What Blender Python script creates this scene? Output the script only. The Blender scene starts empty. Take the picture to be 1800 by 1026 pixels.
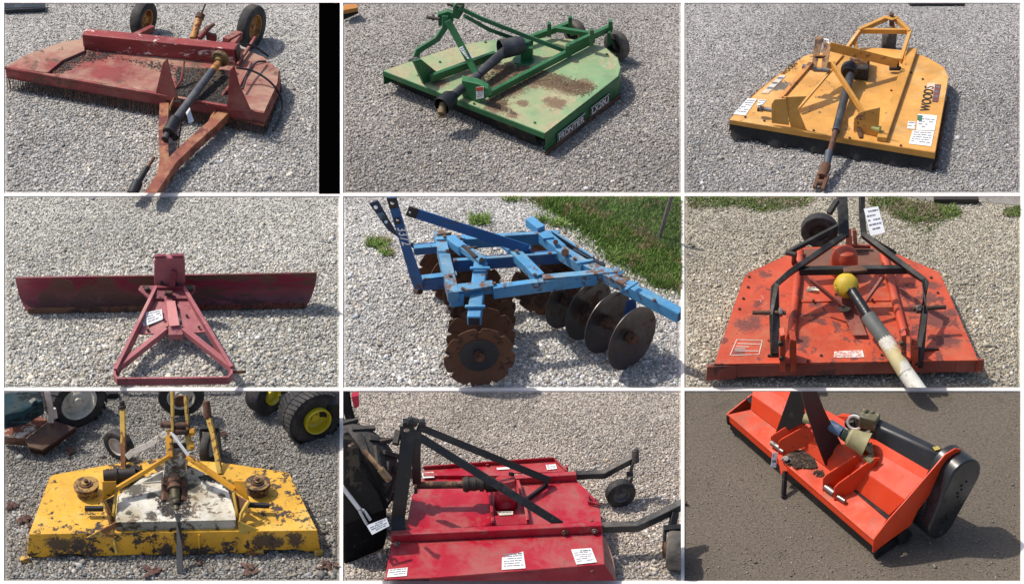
import bpy, bmesh, math, random
import numpy as np
from mathutils import Vector, Matrix
random.seed(7)
rng = np.random.default_rng(7)
SC = bpy.context.scene
COL = SC.collection
Z = Vector((0, 0, 1))

# ---------------------------------------------------------------- camera
PITCH, DIST, HALF = math.radians(35.0), 20.8, math.tan(math.radians(11.0))
CAM = Vector((0, -DIST * math.cos(PITCH), DIST * math.sin(PITCH)))
FWD = Vector((0, math.cos(PITCH), -math.sin(PITCH)))
UPV = Vector((0, math.sin(PITCH), math.cos(PITCH)))
cam = bpy.data.cameras.new('camera')
cam.sensor_width = 36.0
cam.lens = 18.0 / HALF
cam.clip_start, cam.clip_end = 0.1, 2000.0
co = bpy.data.objects.new('camera', cam)
COL.objects.link(co)
co.location = CAM
co.rotation_euler = (math.radians(90) - PITCH, 0, 0)
SC.camera = co

# ---------------------------------------------------------------- sky, sun, exposure
SUN_EL, SUN_DIR = math.radians(56), Vector((-0.83, 0.42, 0)).normalized()
world = bpy.data.worlds.new('World')
SC.world = world
world.use_nodes = True
wn = world.node_tree
bg = wn.nodes['Background']
sky = wn.nodes.new('ShaderNodeTexSky')
sky.sky_type = 'NISHITA'
sky.sun_disc = False
sky.sun_elevation = SUN_EL
sky.sun_rotation = math.atan2(SUN_DIR.x, SUN_DIR.y)
sky.dust_density = 3.0
sky.ozone_density = 0.6
wn.links.new(sky.outputs[0], bg.inputs[0])
bg.inputs[1].default_value = 0.115
sun = bpy.data.lights.new('sun', 'SUN')
sun.energy, sun.angle, sun.color = 3.1, math.radians(1.2), (1.0, 0.93, 0.84)
so = bpy.data.objects.new('sun', sun)
COL.objects.link(so)
sv = SUN_DIR * math.cos(SUN_EL) + Z * math.sin(SUN_EL)
so.rotation_euler = sv.to_track_quat('Z', 'Y').to_euler()
so.location = (-8, 4, 14)
SC.view_settings.view_transform = 'Standard'
SC.view_settings.look = 'None'
SC.view_settings.gamma = 1.0
SC.view_settings.exposure = 0.38

# ---------------------------------------------------------------- where things stand
COLS = [(7, 597), (603, 1197), (1203, 1794)]
ROWS = [(6, 339.3), (345.6, 681.3), (687.5, 1020)]
CX = CY = 0
CELL = (0, 0, 0, 0)
PLANES = []

def ray(X, Y):
    x = (X - 900) / 900 * HALF
    y = -(Y - 513) / 900 * HALF
    return FWD + Vector((x, 0, 0)) + UPV * y

def full(X, Y, h=0.0):
    d = ray(X, Y)
    return CAM + d * ((h - CAM.z) / d.z)

def set_bay(i, j):
    """bay in column i, row j of the yard"""
    global CX, CY, CELL, PLANES
    CX, CY = i * 600, j * 342
    x0, x1 = COLS[i]; y0, y1 = ROWS[j]
    CELL = (x0, y0, x1, y1)
    c = ray((x0 + x1) / 2, (y0 + y1) / 2)
    PLANES = []
    for a, b in (((x0, 0), (x0, 900)), ((x1, 0), (x1, 900)), ((0, y0), (900, y0)), ((0, y1), (900, y1))):
        n = ray(*a).cross(ray(*b)).normalized()
        if n.dot(c) < 0: n = -n
        PLANES.append(n)

def W(u, v, h=0.0):
    return full(CX + u / 3, CY + v / 3, h)

def VP(a, b):
    """points in the upright plane through a and b"""
    n = (b - a).cross(Z).normalized()
    def f(u, v):
        d = ray(CX + u / 3, CY + v / 3)
        return CAM + d * ((a - CAM).dot(n) / d.dot(n))
    f.n = n
    return f

def PL(a, b, c):
    n = (b - a).cross(c - a).normalized()
    def f(u, v):
        d = ray(CX + u / 3, CY + v / 3)
        return CAM + d * ((a - CAM).dot(n) / d.dot(n))
    f.n = n if n.dot(CAM - a) > 0 else -n
    return f

# ---------------------------------------------------------------- materials
def nt(name):
    m = bpy.data.materials.new(name)
    m.use_nodes = True
    return m, m.node_tree.nodes, m.node_tree.links, m.node_tree.nodes['Principled BSDF']

def noise(N, L, vec, scale, detail=5, rough=0.6, dist=0.0):
    n = N.new('ShaderNodeTexNoise')
    n.inputs['Scale'].default_value = scale
    n.inputs['Detail'].default_value = detail
    n.inputs['Roughness'].default_value = rough
    n.inputs['Distortion'].default_value = dist
    L.new(vec, n.inputs['Vector'])
    return n.outputs['Fac']

def mrange(N, L, x, a, b, c=0.0, d=1.0):
    n = N.new('ShaderNodeMapRange')
    L.new(x, n.inputs[0])
    for i, val in enumerate((a, b, c, d)): n.inputs[i + 1].default_value = val
    return n.outputs[0]

def math_(N, L, op, a, b):
    n = N.new('ShaderNodeMath'); n.operation = op
    for i, x in enumerate((a, b)):
        if isinstance(x, (int, float)): n.inputs[i].default_value = x
        else: L.new(x, n.inputs[i])
    return n.outputs[0]

def mix(N, L, f, a, b):
    n = N.new('ShaderNodeMix'); n.data_type = 'RGBA'
    if isinstance(f, (int, float)): n.inputs[0].default_value = f
    else: L.new(f, n.inputs[0])
    for k, x in ((6, a), (7, b)):
        if isinstance(x, tuple): n.inputs[k].default_value = (*x[:3], 1)
        else: L.new(x, n.inputs[k])
    return n.outputs[2]

def paint(name, col, chip=None, amt=0.3, cs=9.0, dust=None, damt=0.4, ds=3.0, rough=0.5, metal=0.0,
          spots=(), chip2=None, amt2=0.2, var=0.25, bump=0.25, spotcol=None, stretch=None, spec=.5):
    """worn painted metal: col with chips of another colour, dust and placed worn spots (point, radius)"""
    m, N, L, B = nt(name)
    g = N.new('ShaderNodeNewGeometry')
    pos = g.outputs['Position']
    if stretch:
        mp = N.new('ShaderNodeMapping'); mp.inputs['Scale'].default_value = stretch
        L.new(pos, mp.inputs[0]); pos = mp.outputs[0]
    c = mix(N, L, mrange(N, L, noise(N, L, pos, 4.0, 6, .65), .35, .7), tuple(x * (1 - var) for x in col), tuple(min(1, x * (1 + var * .6)) for x in col))
    if dust:
        dm = mrange(N, L, noise(N, L, pos, ds, 8, .7, .4), .62 - damt * .35, .78 - damt * .3)
        sx = N.new('ShaderNodeSeparateXYZ'); L.new(g.outputs['Normal'], sx.inputs[0])
        dm = math_(N, L, 'MULTIPLY', dm, mrange(N, L, sx.outputs[2], -.2, .8, .25, 1))
        c = mix(N, L, math_(N, L, 'MULTIPLY', dm, .85), c, dust)
    mask = None
    if chip:
        nz = math_(N, L, 'ADD', noise(N, L, pos, cs, 9, .75, .3), mrange(N, L, noise(N, L, pos, 2.1, 3, .5), .3, .7, -.10, .10))
        mask = mrange(N, L, nz, .66 - amt * .32, .685 - amt * .29)
        c = mix(N, L, mask, c, mix(N, L, noise(N, L, pos, 30, 3), tuple(x * .6 for x in chip), tuple(min(1, x * 1.3) for x in chip)))
    if chip2:
        m2 = mrange(N, L, noise(N, L, pos, cs * 2.3, 8, .7, .2), .68 - amt2 * .32, .70 - amt2 * .30)
        c = mix(N, L, m2, c, chip2)
    if spots:
        sm = None
        nn = math_(N, L, 'ADD', mrange(N, L, noise(N, L, g.outputs['Position'], 11, 7, .7), .3, .7, -.7, .7), mrange(N, L, noise(N, L, g.outputs['Position'], 70, 4, .7), .3, .7, -.65, .65))
        for p, r in spots:
            vd = N.new('ShaderNodeVectorMath'); vd.operation = 'DISTANCE'
            L.new(g.outputs['Position'], vd.inputs[0]); vd.inputs[1].default_value = p
            q = math_(N, L, 'ADD', vd.outputs['Value'], math_(N, L, 'MULTIPLY', nn, r * .65))
            q = mrange(N, L, q, r * .75, r * 1.1, .92, 0)
            sm = q if sm is None else math_(N, L, 'MAXIMUM', sm, q)
        sc_ = spotcol or chip or (.02, .02, .02)
        c = mix(N, L, sm, c, mix(N, L, noise(N, L, g.outputs['Position'], 40, 3), tuple(x * .6 for x in sc_), tuple(min(1, x * 1.4) for x in sc_)))
        mask = sm if mask is None else math_(N, L, 'MAXIMUM', mask, sm)
    L.new(c, B.inputs['Base Color'])
    rg = mrange(N, L, noise(N, L, pos, 7, 5), .3, .7, max(.1, rough - .12), min(1, rough + .15))
    if mask is not None:
        rg = math_(N, L, 'MAXIMUM', rg, math_(N, L, 'MULTIPLY', mask, .85))
    L.new(rg, B.inputs['Roughness'])
    B.inputs['Metallic'].default_value = metal
    B.inputs['Specular IOR Level'].default_value = spec
    bn = N.new('ShaderNodeBump'); bn.inputs['Strength'].default_value = bump; bn.inputs['Distance'].default_value = .01
    hh = math_(N, L, 'ADD', noise(N, L, pos, 22, 6, .7), math_(N, L, 'MULTIPLY', noise(N, L, g.outputs['Position'], 5, 2), 2.2))
    if mask is not None: hh = math_(N, L, 'SUBTRACT', hh, math_(N, L, 'MULTIPLY', mask, .5))
    L.new(hh, bn.inputs['Height']); L.new(bn.outputs[0], B.inputs['Normal'])
    return m

def rubber(name, col=(.018, .018, .02), dust=(.16, .14, .12), damt=.35, tread=0.0):
    m, N, L, B = nt(name)
    g = N.new('ShaderNodeNewGeometry'); pos = g.outputs['Position']
    dm = mrange(N, L, noise(N, L, pos, 6, 8, .7), .6 - damt * .35, .85 - damt * .2)
    L.new(mix(N, L, math_(N, L, 'MULTIPLY', dm, .6), col, dust), B.inputs['Base Color'])
    B.inputs['Roughness'].default_value = .75
    bn = N.new('ShaderNodeBump'); bn.inputs['Strength'].default_value = .5; bn.inputs['Distance'].default_value = .01
    L.new(noise(N, L, pos, 45, 3), bn.inputs['Height']); L.new(bn.outputs[0], B.inputs['Normal'])
    return m

def fill_ramp(cr, ramp):
    cr.elements[0].position = ramp[0][0]; cr.elements[0].color = (*ramp[0][1], 1)
    cr.elements[-1].position = ramp[-1][0]; cr.elements[-1].color = (*ramp[-1][1], 1)
    for p, c in ramp[1:-1]:
        e = cr.elements.new(p); e.color = (*c, 1)

def stone_mat(name, ramp, patch=.25):
    m, N, L, B = nt(name)
    at = N.new('ShaderNodeAttribute'); at.attribute_name = 'tone'
    g = N.new('ShaderNodeNewGeometry'); pos = g.outputs['Position']
    r = N.new('ShaderNodeValToRGB'); L.new(at.outputs['Fac'], r.inputs[0])
    fill_ramp(r.color_ramp, ramp)
    f = mrange(N, L, noise(N, L, pos, .9, 5, .6), .3, .7, 1 - patch, 1 + patch * .5)
    f2 = mrange(N, L, noise(N, L, pos, 60, 3), .3, .7, .8, 1.15)
    v = N.new('ShaderNodeVectorMath'); v.operation = 'SCALE'
    L.new(r.outputs[0], v.inputs[0]); L.new(math_(N, L, 'MULTIPLY', f, f2), v.inputs['Scale'])
    wn_ = N.new('ShaderNodeTexWhiteNoise'); wn_.noise_dimensions = '1D'
    L.new(math_(N, L, 'MULTIPLY', at.outputs['Fac'], 917.0), wn_.inputs['W'])
    hue = mix(N, L, wn_.outputs['Value'], (1.10, 1.0, .86), (.93, 1.0, 1.10))
    mu = N.new('ShaderNodeVectorMath'); mu.operation = 'MULTIPLY'
    L.new(v.outputs[0], mu.inputs[0]); L.new(hue, mu.inputs[1])
    L.new(mu.outputs[0], B.inputs['Base Color'])
    B.inputs['Roughness'].default_value = .88
    return m

def ground_mat(name, ramp, scale, patch=.2, bump=.6, fine=1.0):
    """packed stone chips: cells of differing tone with relief"""
    m, N, L, B = nt(name)
    g = N.new('ShaderNodeNewGeometry'); pos = g.outputs['Position']
    vo = N.new('ShaderNodeTexVoronoi'); vo.inputs['Scale'].default_value = scale
    wp = N.new('ShaderNodeVectorMath'); wp.operation = 'ADD'
    nz = N.new('ShaderNodeTexNoise'); nz.inputs['Scale'].default_value = scale * .8; L.new(pos, nz.inputs['Vector'])
    sc_ = N.new('ShaderNodeVectorMath'); sc_.operation = 'SCALE'; sc_.inputs['Scale'].default_value = .9 / scale
    L.new(nz.outputs['Color'], sc_.inputs[0]); L.new(pos, wp.inputs[0]); L.new(sc_.outputs[0], wp.inputs[1])
    L.new(wp.outputs[0], vo.inputs['Vector'])
    sp = N.new('ShaderNodeSeparateXYZ'); L.new(vo.outputs['Color'], sp.inputs[0])
    r = N.new('ShaderNodeValToRGB'); L.new(sp.outputs[0], r.inputs[0])
    fill_ramp(r.color_ramp, ramp)
    f = mrange(N, L, noise(N, L, pos, .8, 6, .6), .3, .7, 1 - patch, 1 + patch * .5)
    f2 = mrange(N, L, noise(N, L, pos, scale * 1.7, 4, .7), .3, .7, 1 - .35 * fine, 1 + .25 * fine)
    v = N.new('ShaderNodeVectorMath'); v.operation = 'SCALE'
    L.new(r.outputs[0], v.inputs[0]); L.new(math_(N, L, 'MULTIPLY', f, f2), v.inputs['Scale'])
    L.new(v.outputs[0], B.inputs['Base Color'])
    B.inputs['Roughness'].default_value = .9
    bn = N.new('ShaderNodeBump'); bn.inputs['Strength'].default_value = bump; bn.inputs['Distance'].default_value = .6 / scale
    hh = math_(N, L, 'SUBTRACT', noise(N, L, pos, scale * 1.2, 5, .65), math_(N, L, 'MULTIPLY', vo.outputs['Distance'], 1.0))
    L.new(hh, bn.inputs['Height']); L.new(bn.outputs[0], B.inputs['Normal'])
    return m

# ---------------------------------------------------------------- mesh builder
WLOC = {}
class MB:
    def __init__(s): s.v = []; s.f = []
    def add(s, vs, fs):
        o = len(s.v); s.v += [Vector(p) for p in vs]; s.f += [tuple(o + i for i in f) for f in fs]; return s
    def plate(s, pts, vec):
        n = len(pts); a = list(pts); b = [p + vec for p in pts]
        return s.add(a + b, [tuple(range(n)), tuple(range(2 * n - 1, n - 1, -1))] + [(i, (i + 1) % n, n + (i + 1) % n, n + i) for i in range(n)])
    def bar(s, a, b, w, t, up=Z, w2=None, t2=None):
        """square bar: w across, t along up"""
        d = (b - a).normalized()
        side = d.cross(up)
        if side.length < 1e-3: side = d.cross(Vector((0, 1, 0)))
        side.normalize(); u = side.cross(d).normalized()
        w2 = w2 or w; t2 = t2 or t
        q = [a + side * w / 2 * i + u * t / 2 * j for i, j in ((1, 1), (-1, 1), (-1, -1), (1, -1))]
        r = [b + side * w2 / 2 * i + u * t2 / 2 * j for i, j in ((1, 1), (-1, 1), (-1, -1), (1, -1))]
        return s.add(q + r, [(0, 1, 2, 3), (7, 6, 5, 4)] + [(i, i + 4, (i + 1) % 4 + 4, (i + 1) % 4) for i in range(4)])
    def poly(s, pts, w, t, up=Z):
        """a bent flat or square bar through pts, mitred"""
        n = len(pts); rings = []
        for i, p in enumerate(pts):
            d = ((pts[min(i + 1, n - 1)] - pts[i]).normalized() + (pts[i] - pts[max(i - 1, 0)]).normalized()).normalized() if 0 < i < n - 1 else (pts[min(i + 1, n - 1)] - pts[max(i - 1, 0)]).normalized()
            side = d.cross(up); side.normalize(); u = side.cross(d).normalized()
            rings.append([p + side * w / 2 * a + u * t / 2 * b for a, b in ((1, 1), (-1, 1), (-1, -1), (1, -1))])
        vs = [q for r in rings for q in r]
        fs = [(0, 1, 2, 3), tuple(4 * n - 1 - k for k in range(4))]
        for i in range(n - 1):
            for k in range(4): fs.append((4 * i + k, 4 * i + 4 + k, 4 * i + 4 + (k + 1) % 4, 4 * i + (k + 1) % 4))
        return s.add(vs, fs)
    def rod(s, a, b, r, r2=None, n=16):
        return s.lathe(a, b - a, [(0, 0), (r, 0), (r2 or r, (b - a).length), (0, (b - a).length)], n)
    def tube(s, pts, r, n=8, smooth=3):
        P = list(pts)
        for _ in range(smooth):
            Q = [P[0]]
            for i in range(len(P) - 1): Q += [P[i].lerp(P[i + 1], .25), P[i].lerp(P[i + 1], .75)]
            P = Q + [P[-1]]
        vs = []; fs = []; m = len(P)
        ref = Vector((.3, .2, .93))
        for i, p in enumerate(P):
            d = (P[min(i + 1, m - 1)] - P[max(i - 1, 0)]).normalized()
            x = d.cross(ref).normalized(); y = x.cross(d)
            vs += [p + (x * math.cos(2 * math.pi * k / n) + y * math.sin(2 * math.pi * k / n)) * r for k in range(n)]
        for i in range(m - 1):
            for k in range(n): fs.append((i * n + k, i * n + (k + 1) % n, (i + 1) * n + (k + 1) % n, (i + 1) * n + k))
        fs += [tuple(range(n)), tuple(range((m - 1) * n, m * n))]
        return s.add(vs, fs)
    def lathe(s, c, ax, prof, n=24, rf=None):
        """prof: (radius, distance along ax from c)"""
        ax = ax.normalized(); x = ax.cross(Vector((.12, .3, .95)) if abs(ax.z) < .9 else Vector((0, 1, 0))).normalized(); y = ax.cross(x)
        o = len(s.v); idx = []
        for r, z in prof:
            if r <= 1e-6: idx.append([len(s.v)]); s.v.append(c + ax * z)
            else:
                row = []
                for k in range(n):
                    a = 2 * math.pi * k / n; rr = rf(r, a) if rf else r
                    row.append(len(s.v)); s.v.append(c + ax * z + (x * math.cos(a) + y * math.sin(a)) * rr)
                idx.append(row)
        for A, Bq in zip(idx, idx[1:]):
            if len(A) == 1 and len(Bq) == 1: continue
            for k in range(n):
                k2 = (k + 1) % n
                if len(A) == 1: s.f.append((A[0], Bq[k2], Bq[k]))
                elif len(Bq) == 1: s.f.append((A[k], A[k2], Bq[0]))
                else: s.f.append((A[k], A[k2], Bq[k2], Bq[k]))
        return s
    def wall(s, pts, top, bot, t=.012, flare=0.0, closed=False, tz=None):
        """upright skirt below pts (given at height top) down to bot"""
        c = sum(pts, Vector()) / len(pts)
        n = len(pts); rows = []
        for p in pts:
            o = (p - c); o.z = 0; o.normalize()
            rows.append([p.copy(), Vector((p.x, p.y, 0)) + o * flare + Z * bot, Vector((p.x, p.y, 0)) + o * (flare - t) + Z * bot, p - o * t])
        fs = []
        for i in range(n if closed else n - 1):
            j = (i + 1) % n
            for k in range(4): fs.append((4 * i + k, 4 * j + k, 4 * j + (k + 1) % 4, 4 * i + (k + 1) % 4))
        if not closed: fs += [(0, 1, 2, 3), tuple(4 * n - 1 - k for k in range(4))]
        return s.add([q for r in rows for q in r], fs)
    def build(s, name, mat, parent=None, clip=True, bevel=.003, angle=32, label=None):
        me = bpy.data.meshes.new(name)
        me.from_pydata(s.v, [], s.f)
        bm = bmesh.new(); bm.from_mesh(me)
        bmesh.ops.recalc_face_normals(bm, faces=bm.faces)
        if clip:
            for n in PLANES:
                ds = [(v.co - CAM).dot(n) for v in bm.verts]
                if ds and min(ds) < 0:
                    r = bmesh.ops.bisect_plane(bm, geom=bm.verts[:] + bm.edges[:] + bm.faces[:], plane_co=CAM, plane_no=-n, clear_outer=True)
                    ed = [e for e in r['geom_cut'] if isinstance(e, bmesh.types.BMEdge) and e.is_valid and e.is_boundary]
                    if ed: bmesh.ops.holes_fill(bm, edges=ed)
        if parent is None:
            c = Vector((0, 0, 0))
            if bm.verts:
                c = sum((v.co for v in bm.verts), Vector()) / len(bm.verts); c.z = min(v.co.z for v in bm.verts)
            loc = c; wl = c
        else:
            loc = Vector(); wl = WLOC[parent.name]
        bmesh.ops.translate(bm, verts=bm.verts, vec=-wl)
        bm.to_mesh(me); bm.free()
        for p in me.polygons: p.use_smooth = True
        me.set_sharp_from_angle(angle=math.radians(angle))
        me.materials.append(mat)
        o = bpy.data.objects.new(name, me)
        COL.objects.link(o)
        o.location = loc
        o.parent = parent
        WLOC[o.name] = wl
        if bevel and len(s.v) < 3000:
            b = o.modifiers.new('edge', 'BEVEL'); b.width = bevel; b.segments = 2; b.limit_method = 'ANGLE'; b.angle_limit = math.radians(40)
            b.harden_normals = False
        if label: o['label'] = label
        return o

def bolts(R, mat, pts, r=.012):
    for u, v, h in pts: MB().rod(W(u, v, h), W(u, v, h) + Z * .012, r, n=6).build('bolt', mat, R, bevel=0)

def dirt_mat(name, lo, hi):
    m, N, L, B = nt(name)
    g = N.new('ShaderNodeNewGeometry'); pos = g.outputs['Position']
    c = mix(N, L, mrange(N, L, noise(N, L, pos, 1.1, 8, .65), .3, .7), lo, hi)
    c = mix(N, L, mrange(N, L, noise(N, L, pos, 48, 10, .85), .38, .60), tuple(x * .42 for x in lo), c)
    c = mix(N, L, mrange(N, L, noise(N, L, pos, 90, 5, .8), .56, .66), c, tuple(min(1, x * 1.6) for x in hi))
    st = mrange(N, L, noise(N, L, pos, 2.6, 7, .7, .6), .60, .68)
    c = mix(N, L, math_(N, L, 'MULTIPLY', st, .5), c, tuple(x * .5 for x in lo))
    L.new(c, B.inputs['Base Color']); B.inputs['Roughness'].default_value = .92
    bn = N.new('ShaderNodeBump'); bn.inputs['Strength'].default_value = .6; bn.inputs['Distance'].default_value = .006
    L.new(math_(N, L, 'ADD', noise(N, L, pos, 55, 6, .75), math_(N, L, 'MULTIPLY', noise(N, L, pos, 9, 4), .8)), bn.inputs['Height'])
    L.new(bn.outputs[0], B.inputs['Normal'])
    return m

def tag(o, label, cat, group=None, kind=None):
    o['label'] = label; o['category'] = cat
    if group: o['group'] = group
    if kind: o['kind'] = kind
    return o

def thing(name, label, cat, loc, group=None):
    o = bpy.data.objects.new(name, None)
    COL.objects.link(o)
    o.empty_display_size = .1
    o.location = loc
    WLOC[o.name] = Vector(loc)
    return tag(o, label, cat, group)

def structure(name, mb, mat, **k):
    o = mb.build(name, mat, None, clip=False, **k); o['kind'] = 'structure'; return o

# shared pieces
def tyre(name, c, ax, R, w, mat, parent, rim, lugs=0, lugh=.02, rimname='rim', hub=None):
    """a wheel: part 'wheel' is an Empty-free mesh (tyre) with its rim as sub-part"""
    ax = ax.normalized(); r0 = R * rim
    p = [(r0, -w * .36), (r0 * 1.08, -w * .46), (R * .86, -w * .5), (R * .96, -w * .44), (R, -w * .28), (R * 1.003, 0), (R, w * .28), (R * .96, w * .44), (R * .86, w * .5), (r0 * 1.08, w * .46), (r0, w * .36), (r0 * .98, 0), (r0, -w * .36)]
    m = MB().lathe(c, ax, p, 40)
    if lugs:
        x = ax.cross(Vector((.1, .2, .97))).normalized(); y = ax.cross(x)
        for k in range(lugs):
            for sgn in (-1, 1):
                a = 2 * math.pi * (k + .5 * (sgn > 0)) / lugs; a2 = a + .55 * math.pi * 2 / lugs * 1.6
                r1 = x * math.cos(a) + y * math.sin(a); r2 = x * math.cos(a2) + y * math.sin(a2)
                m.bar(c + r1 * (R + lugh * .3) + ax * sgn * w * .5, c + r2 * (R + lugh * .3) + ax * sgn * w * .03, w * .13, lugh, r1)
    t = m.build(name, mat, parent)
    return t

def rim(c, ax, R, w, mat, parent, name='rim', boss=None):
    ax = ax.normalized()
    p = [(R * 1.06, w * .42), (R * 1.0, w * .46), (R * .92, w * .40), (R * .86, w * .12), (R * .55, w * .08), (R * .42, w * .2), (R * .25, w * .22), (R * .22, w * .34), (0, w * .34), (0, -w * .1), (R * .86, -w * .1), (R * 1.0, -w * .40), (R * 1.04, -w * .40)]
    return MB().lathe(c, ax, p, 32).build(name, mat, parent, bevel=0)

def text(s, o, xd, yd, size, mat, parent, name='lettering', ext=.0015, sx=1.0):
    """words standing on a surface at o, reading along xd"""
    cu = bpy.data.curves.new(name, 'FONT'); cu.body = s; cu.size = 1.0; cu.extrude = .01; cu.offset = .012
    to = bpy.data.objects.new('tmp', cu); COL.objects.link(to)
    dg = bpy.context.evaluated_depsgraph_get(); me = bpy.data.meshes.new_from_object(to.evaluated_get(dg))
    bpy.data.objects.remove(to); bpy.data.curves.remove(cu)
    xd = xd.normalized(); n = xd.cross(yd).normalized(); yy = n.cross(xd)
    wl = WLOC[parent.name]
    for v in me.vertices:
        q = o + xd * v.co.x * size * sx + yy * v.co.y * size + n * (ext + v.co.z * .05)
        v.co = q - wl
    me.name = name; me.materials.clear(); me.materials.append(mat)
    ob = bpy.data.objects.new(name, me); COL.objects.link(ob); ob.parent = parent; WLOC[ob.name] = wl
    return ob

def decal(q, parent, matw, matk=None, lines=4, name='sticker', lift=.003, seed=1, thick=.002, head=0):
    """a paper or vinyl sheet with printed lines; q = 4 corners: top left, top right, bottom right, bottom left"""
    n = (q[1] - q[0]).cross(q[3] - q[0]).normalized()
    n = (q[1] - q[0]).cross(q[2] - q[0]).normalized()
    if n.dot(CAM - q[0]) < 0: n = -n
    d3 = q[3] - CAM; q = [q[0], q[1], q[2], CAM + d3 * ((q[0] - CAM).dot(n) / d3.dot(n))]
    p = [x + n * lift for x in q]
    s = MB().plate(p, n * thick).build(name, matw, parent, bevel=0)
    if matk and lines:
        r = random.Random(seed); m = MB()
        tl, tr, br, bl = [x + n * (lift + thick) for x in q]
        def at(a, b): return tl.lerp(tr, a).lerp(bl.lerp(br, a), b)
        for i in range(lines):
            y0 = .1 + .82 * i / lines; y1 = y0 + .30 / lines * (1.8 if i < head else 1)
            x = .08
            while x < .9:
                x2 = min(.92, x + r.uniform(.08, .3))
                if r.random() < .85: m.plate([at(x, y0), at(x2, y0), at(x2, y1), at(x, y1)], n * .0012)
                x = x2 + .035
        if m.v: m.build('print', matk, s, bevel=0)
    return s

def inpoly(pts, x, y):
    c = False; j = len(pts) - 1
    for i in range(len(pts)):
        xi, yi = pts[i]; xj, yj = pts[j]
        if (yi > y) != (yj > y) and x < (xj - xi) * (y - yi) / (yj - yi) + xi: c = not c
        j = i
    return c

def flakes(poly, h, n, size, seed=1, thick=.25, edge=.15):
    """loose bits scattered over a surface inside a polygon"""
    r = random.Random(seed); m = MB()
    us = [p[0] for p in poly]; vs = [p[1] for p in poly]
    k = 0; tries = 0
    while k < n and tries < n * 12:
        tries += 1
        u = r.uniform(min(us), max(us)); v = r.uniform(min(vs), max(vs))
        if not inpoly(poly, u + r.gauss(0, 8), v + r.gauss(0, 5)): continue
        k += 1
        p = (h(u, v) if callable(h) else W(u, v, h)) + Z * r.uniform(0, size * .5)
        a = r.uniform(0, math.pi); l = size * r.uniform(.5, 1.6); w = l * r.uniform(.25, .7)
        x = Vector((math.cos(a), math.sin(a), r.uniform(-.3, .3))) * l; y = Vector((-math.sin(a), math.cos(a), r.uniform(-.3, .3))) * w
        t = Z * size * thick
        m.add([p - x, p - y, p + x, p + y, p + t, p - t], [(0, 1, 4), (1, 2, 4), (2, 3, 4), (3, 0, 4), (1, 0, 5), (2, 1, 5), (3, 2, 5), (0, 3, 5)])
    return m

def grass(poly, n, hgt, seed=1, lean=.4):
    r = random.Random(seed); m = MB()
    us = [p[0] for p in poly]; vs = [p[1] for p in poly]
    k = 0; tries = 0
    while k < n and tries < n * 10:
        tries += 1
        u = r.uniform(min(us), max(us)); v = r.uniform(min(vs), max(vs))
        if not inpoly(poly, u + r.gauss(0, 14), v + r.gauss(0, 8)): continue
        X, Y = CX + u / 3, CY + v / 3
        if not (CELL[0] + 1 < X < CELL[2] - 1 and CELL[1] + 2 < Y < CELL[3] - 1): continue
        k += 1
        p = W(u, v, 0.0); h = hgt * r.uniform(.4, 1.3)
        h = min(h, max(.01, (Y - CELL[1]) * .0055))
        a = r.uniform(0, 6.28); b = r.uniform(0, 6.28); ww = r.uniform(.003, .007)
        s_ = Vector((math.cos(a), math.sin(a), 0)) * ww; l = Vector((math.cos(b), math.sin(b), 0)) * h * r.uniform(0, lean * 2)
        m.add([p - s_, p + s_, p + s_ * .7 + l * .4 + Z * h * .6, p - s_ * .7 + l * .4 + Z * h * .6, p + l + Z * h], [(0, 1, 2, 3), (3, 2, 4)])
    return m

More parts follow.
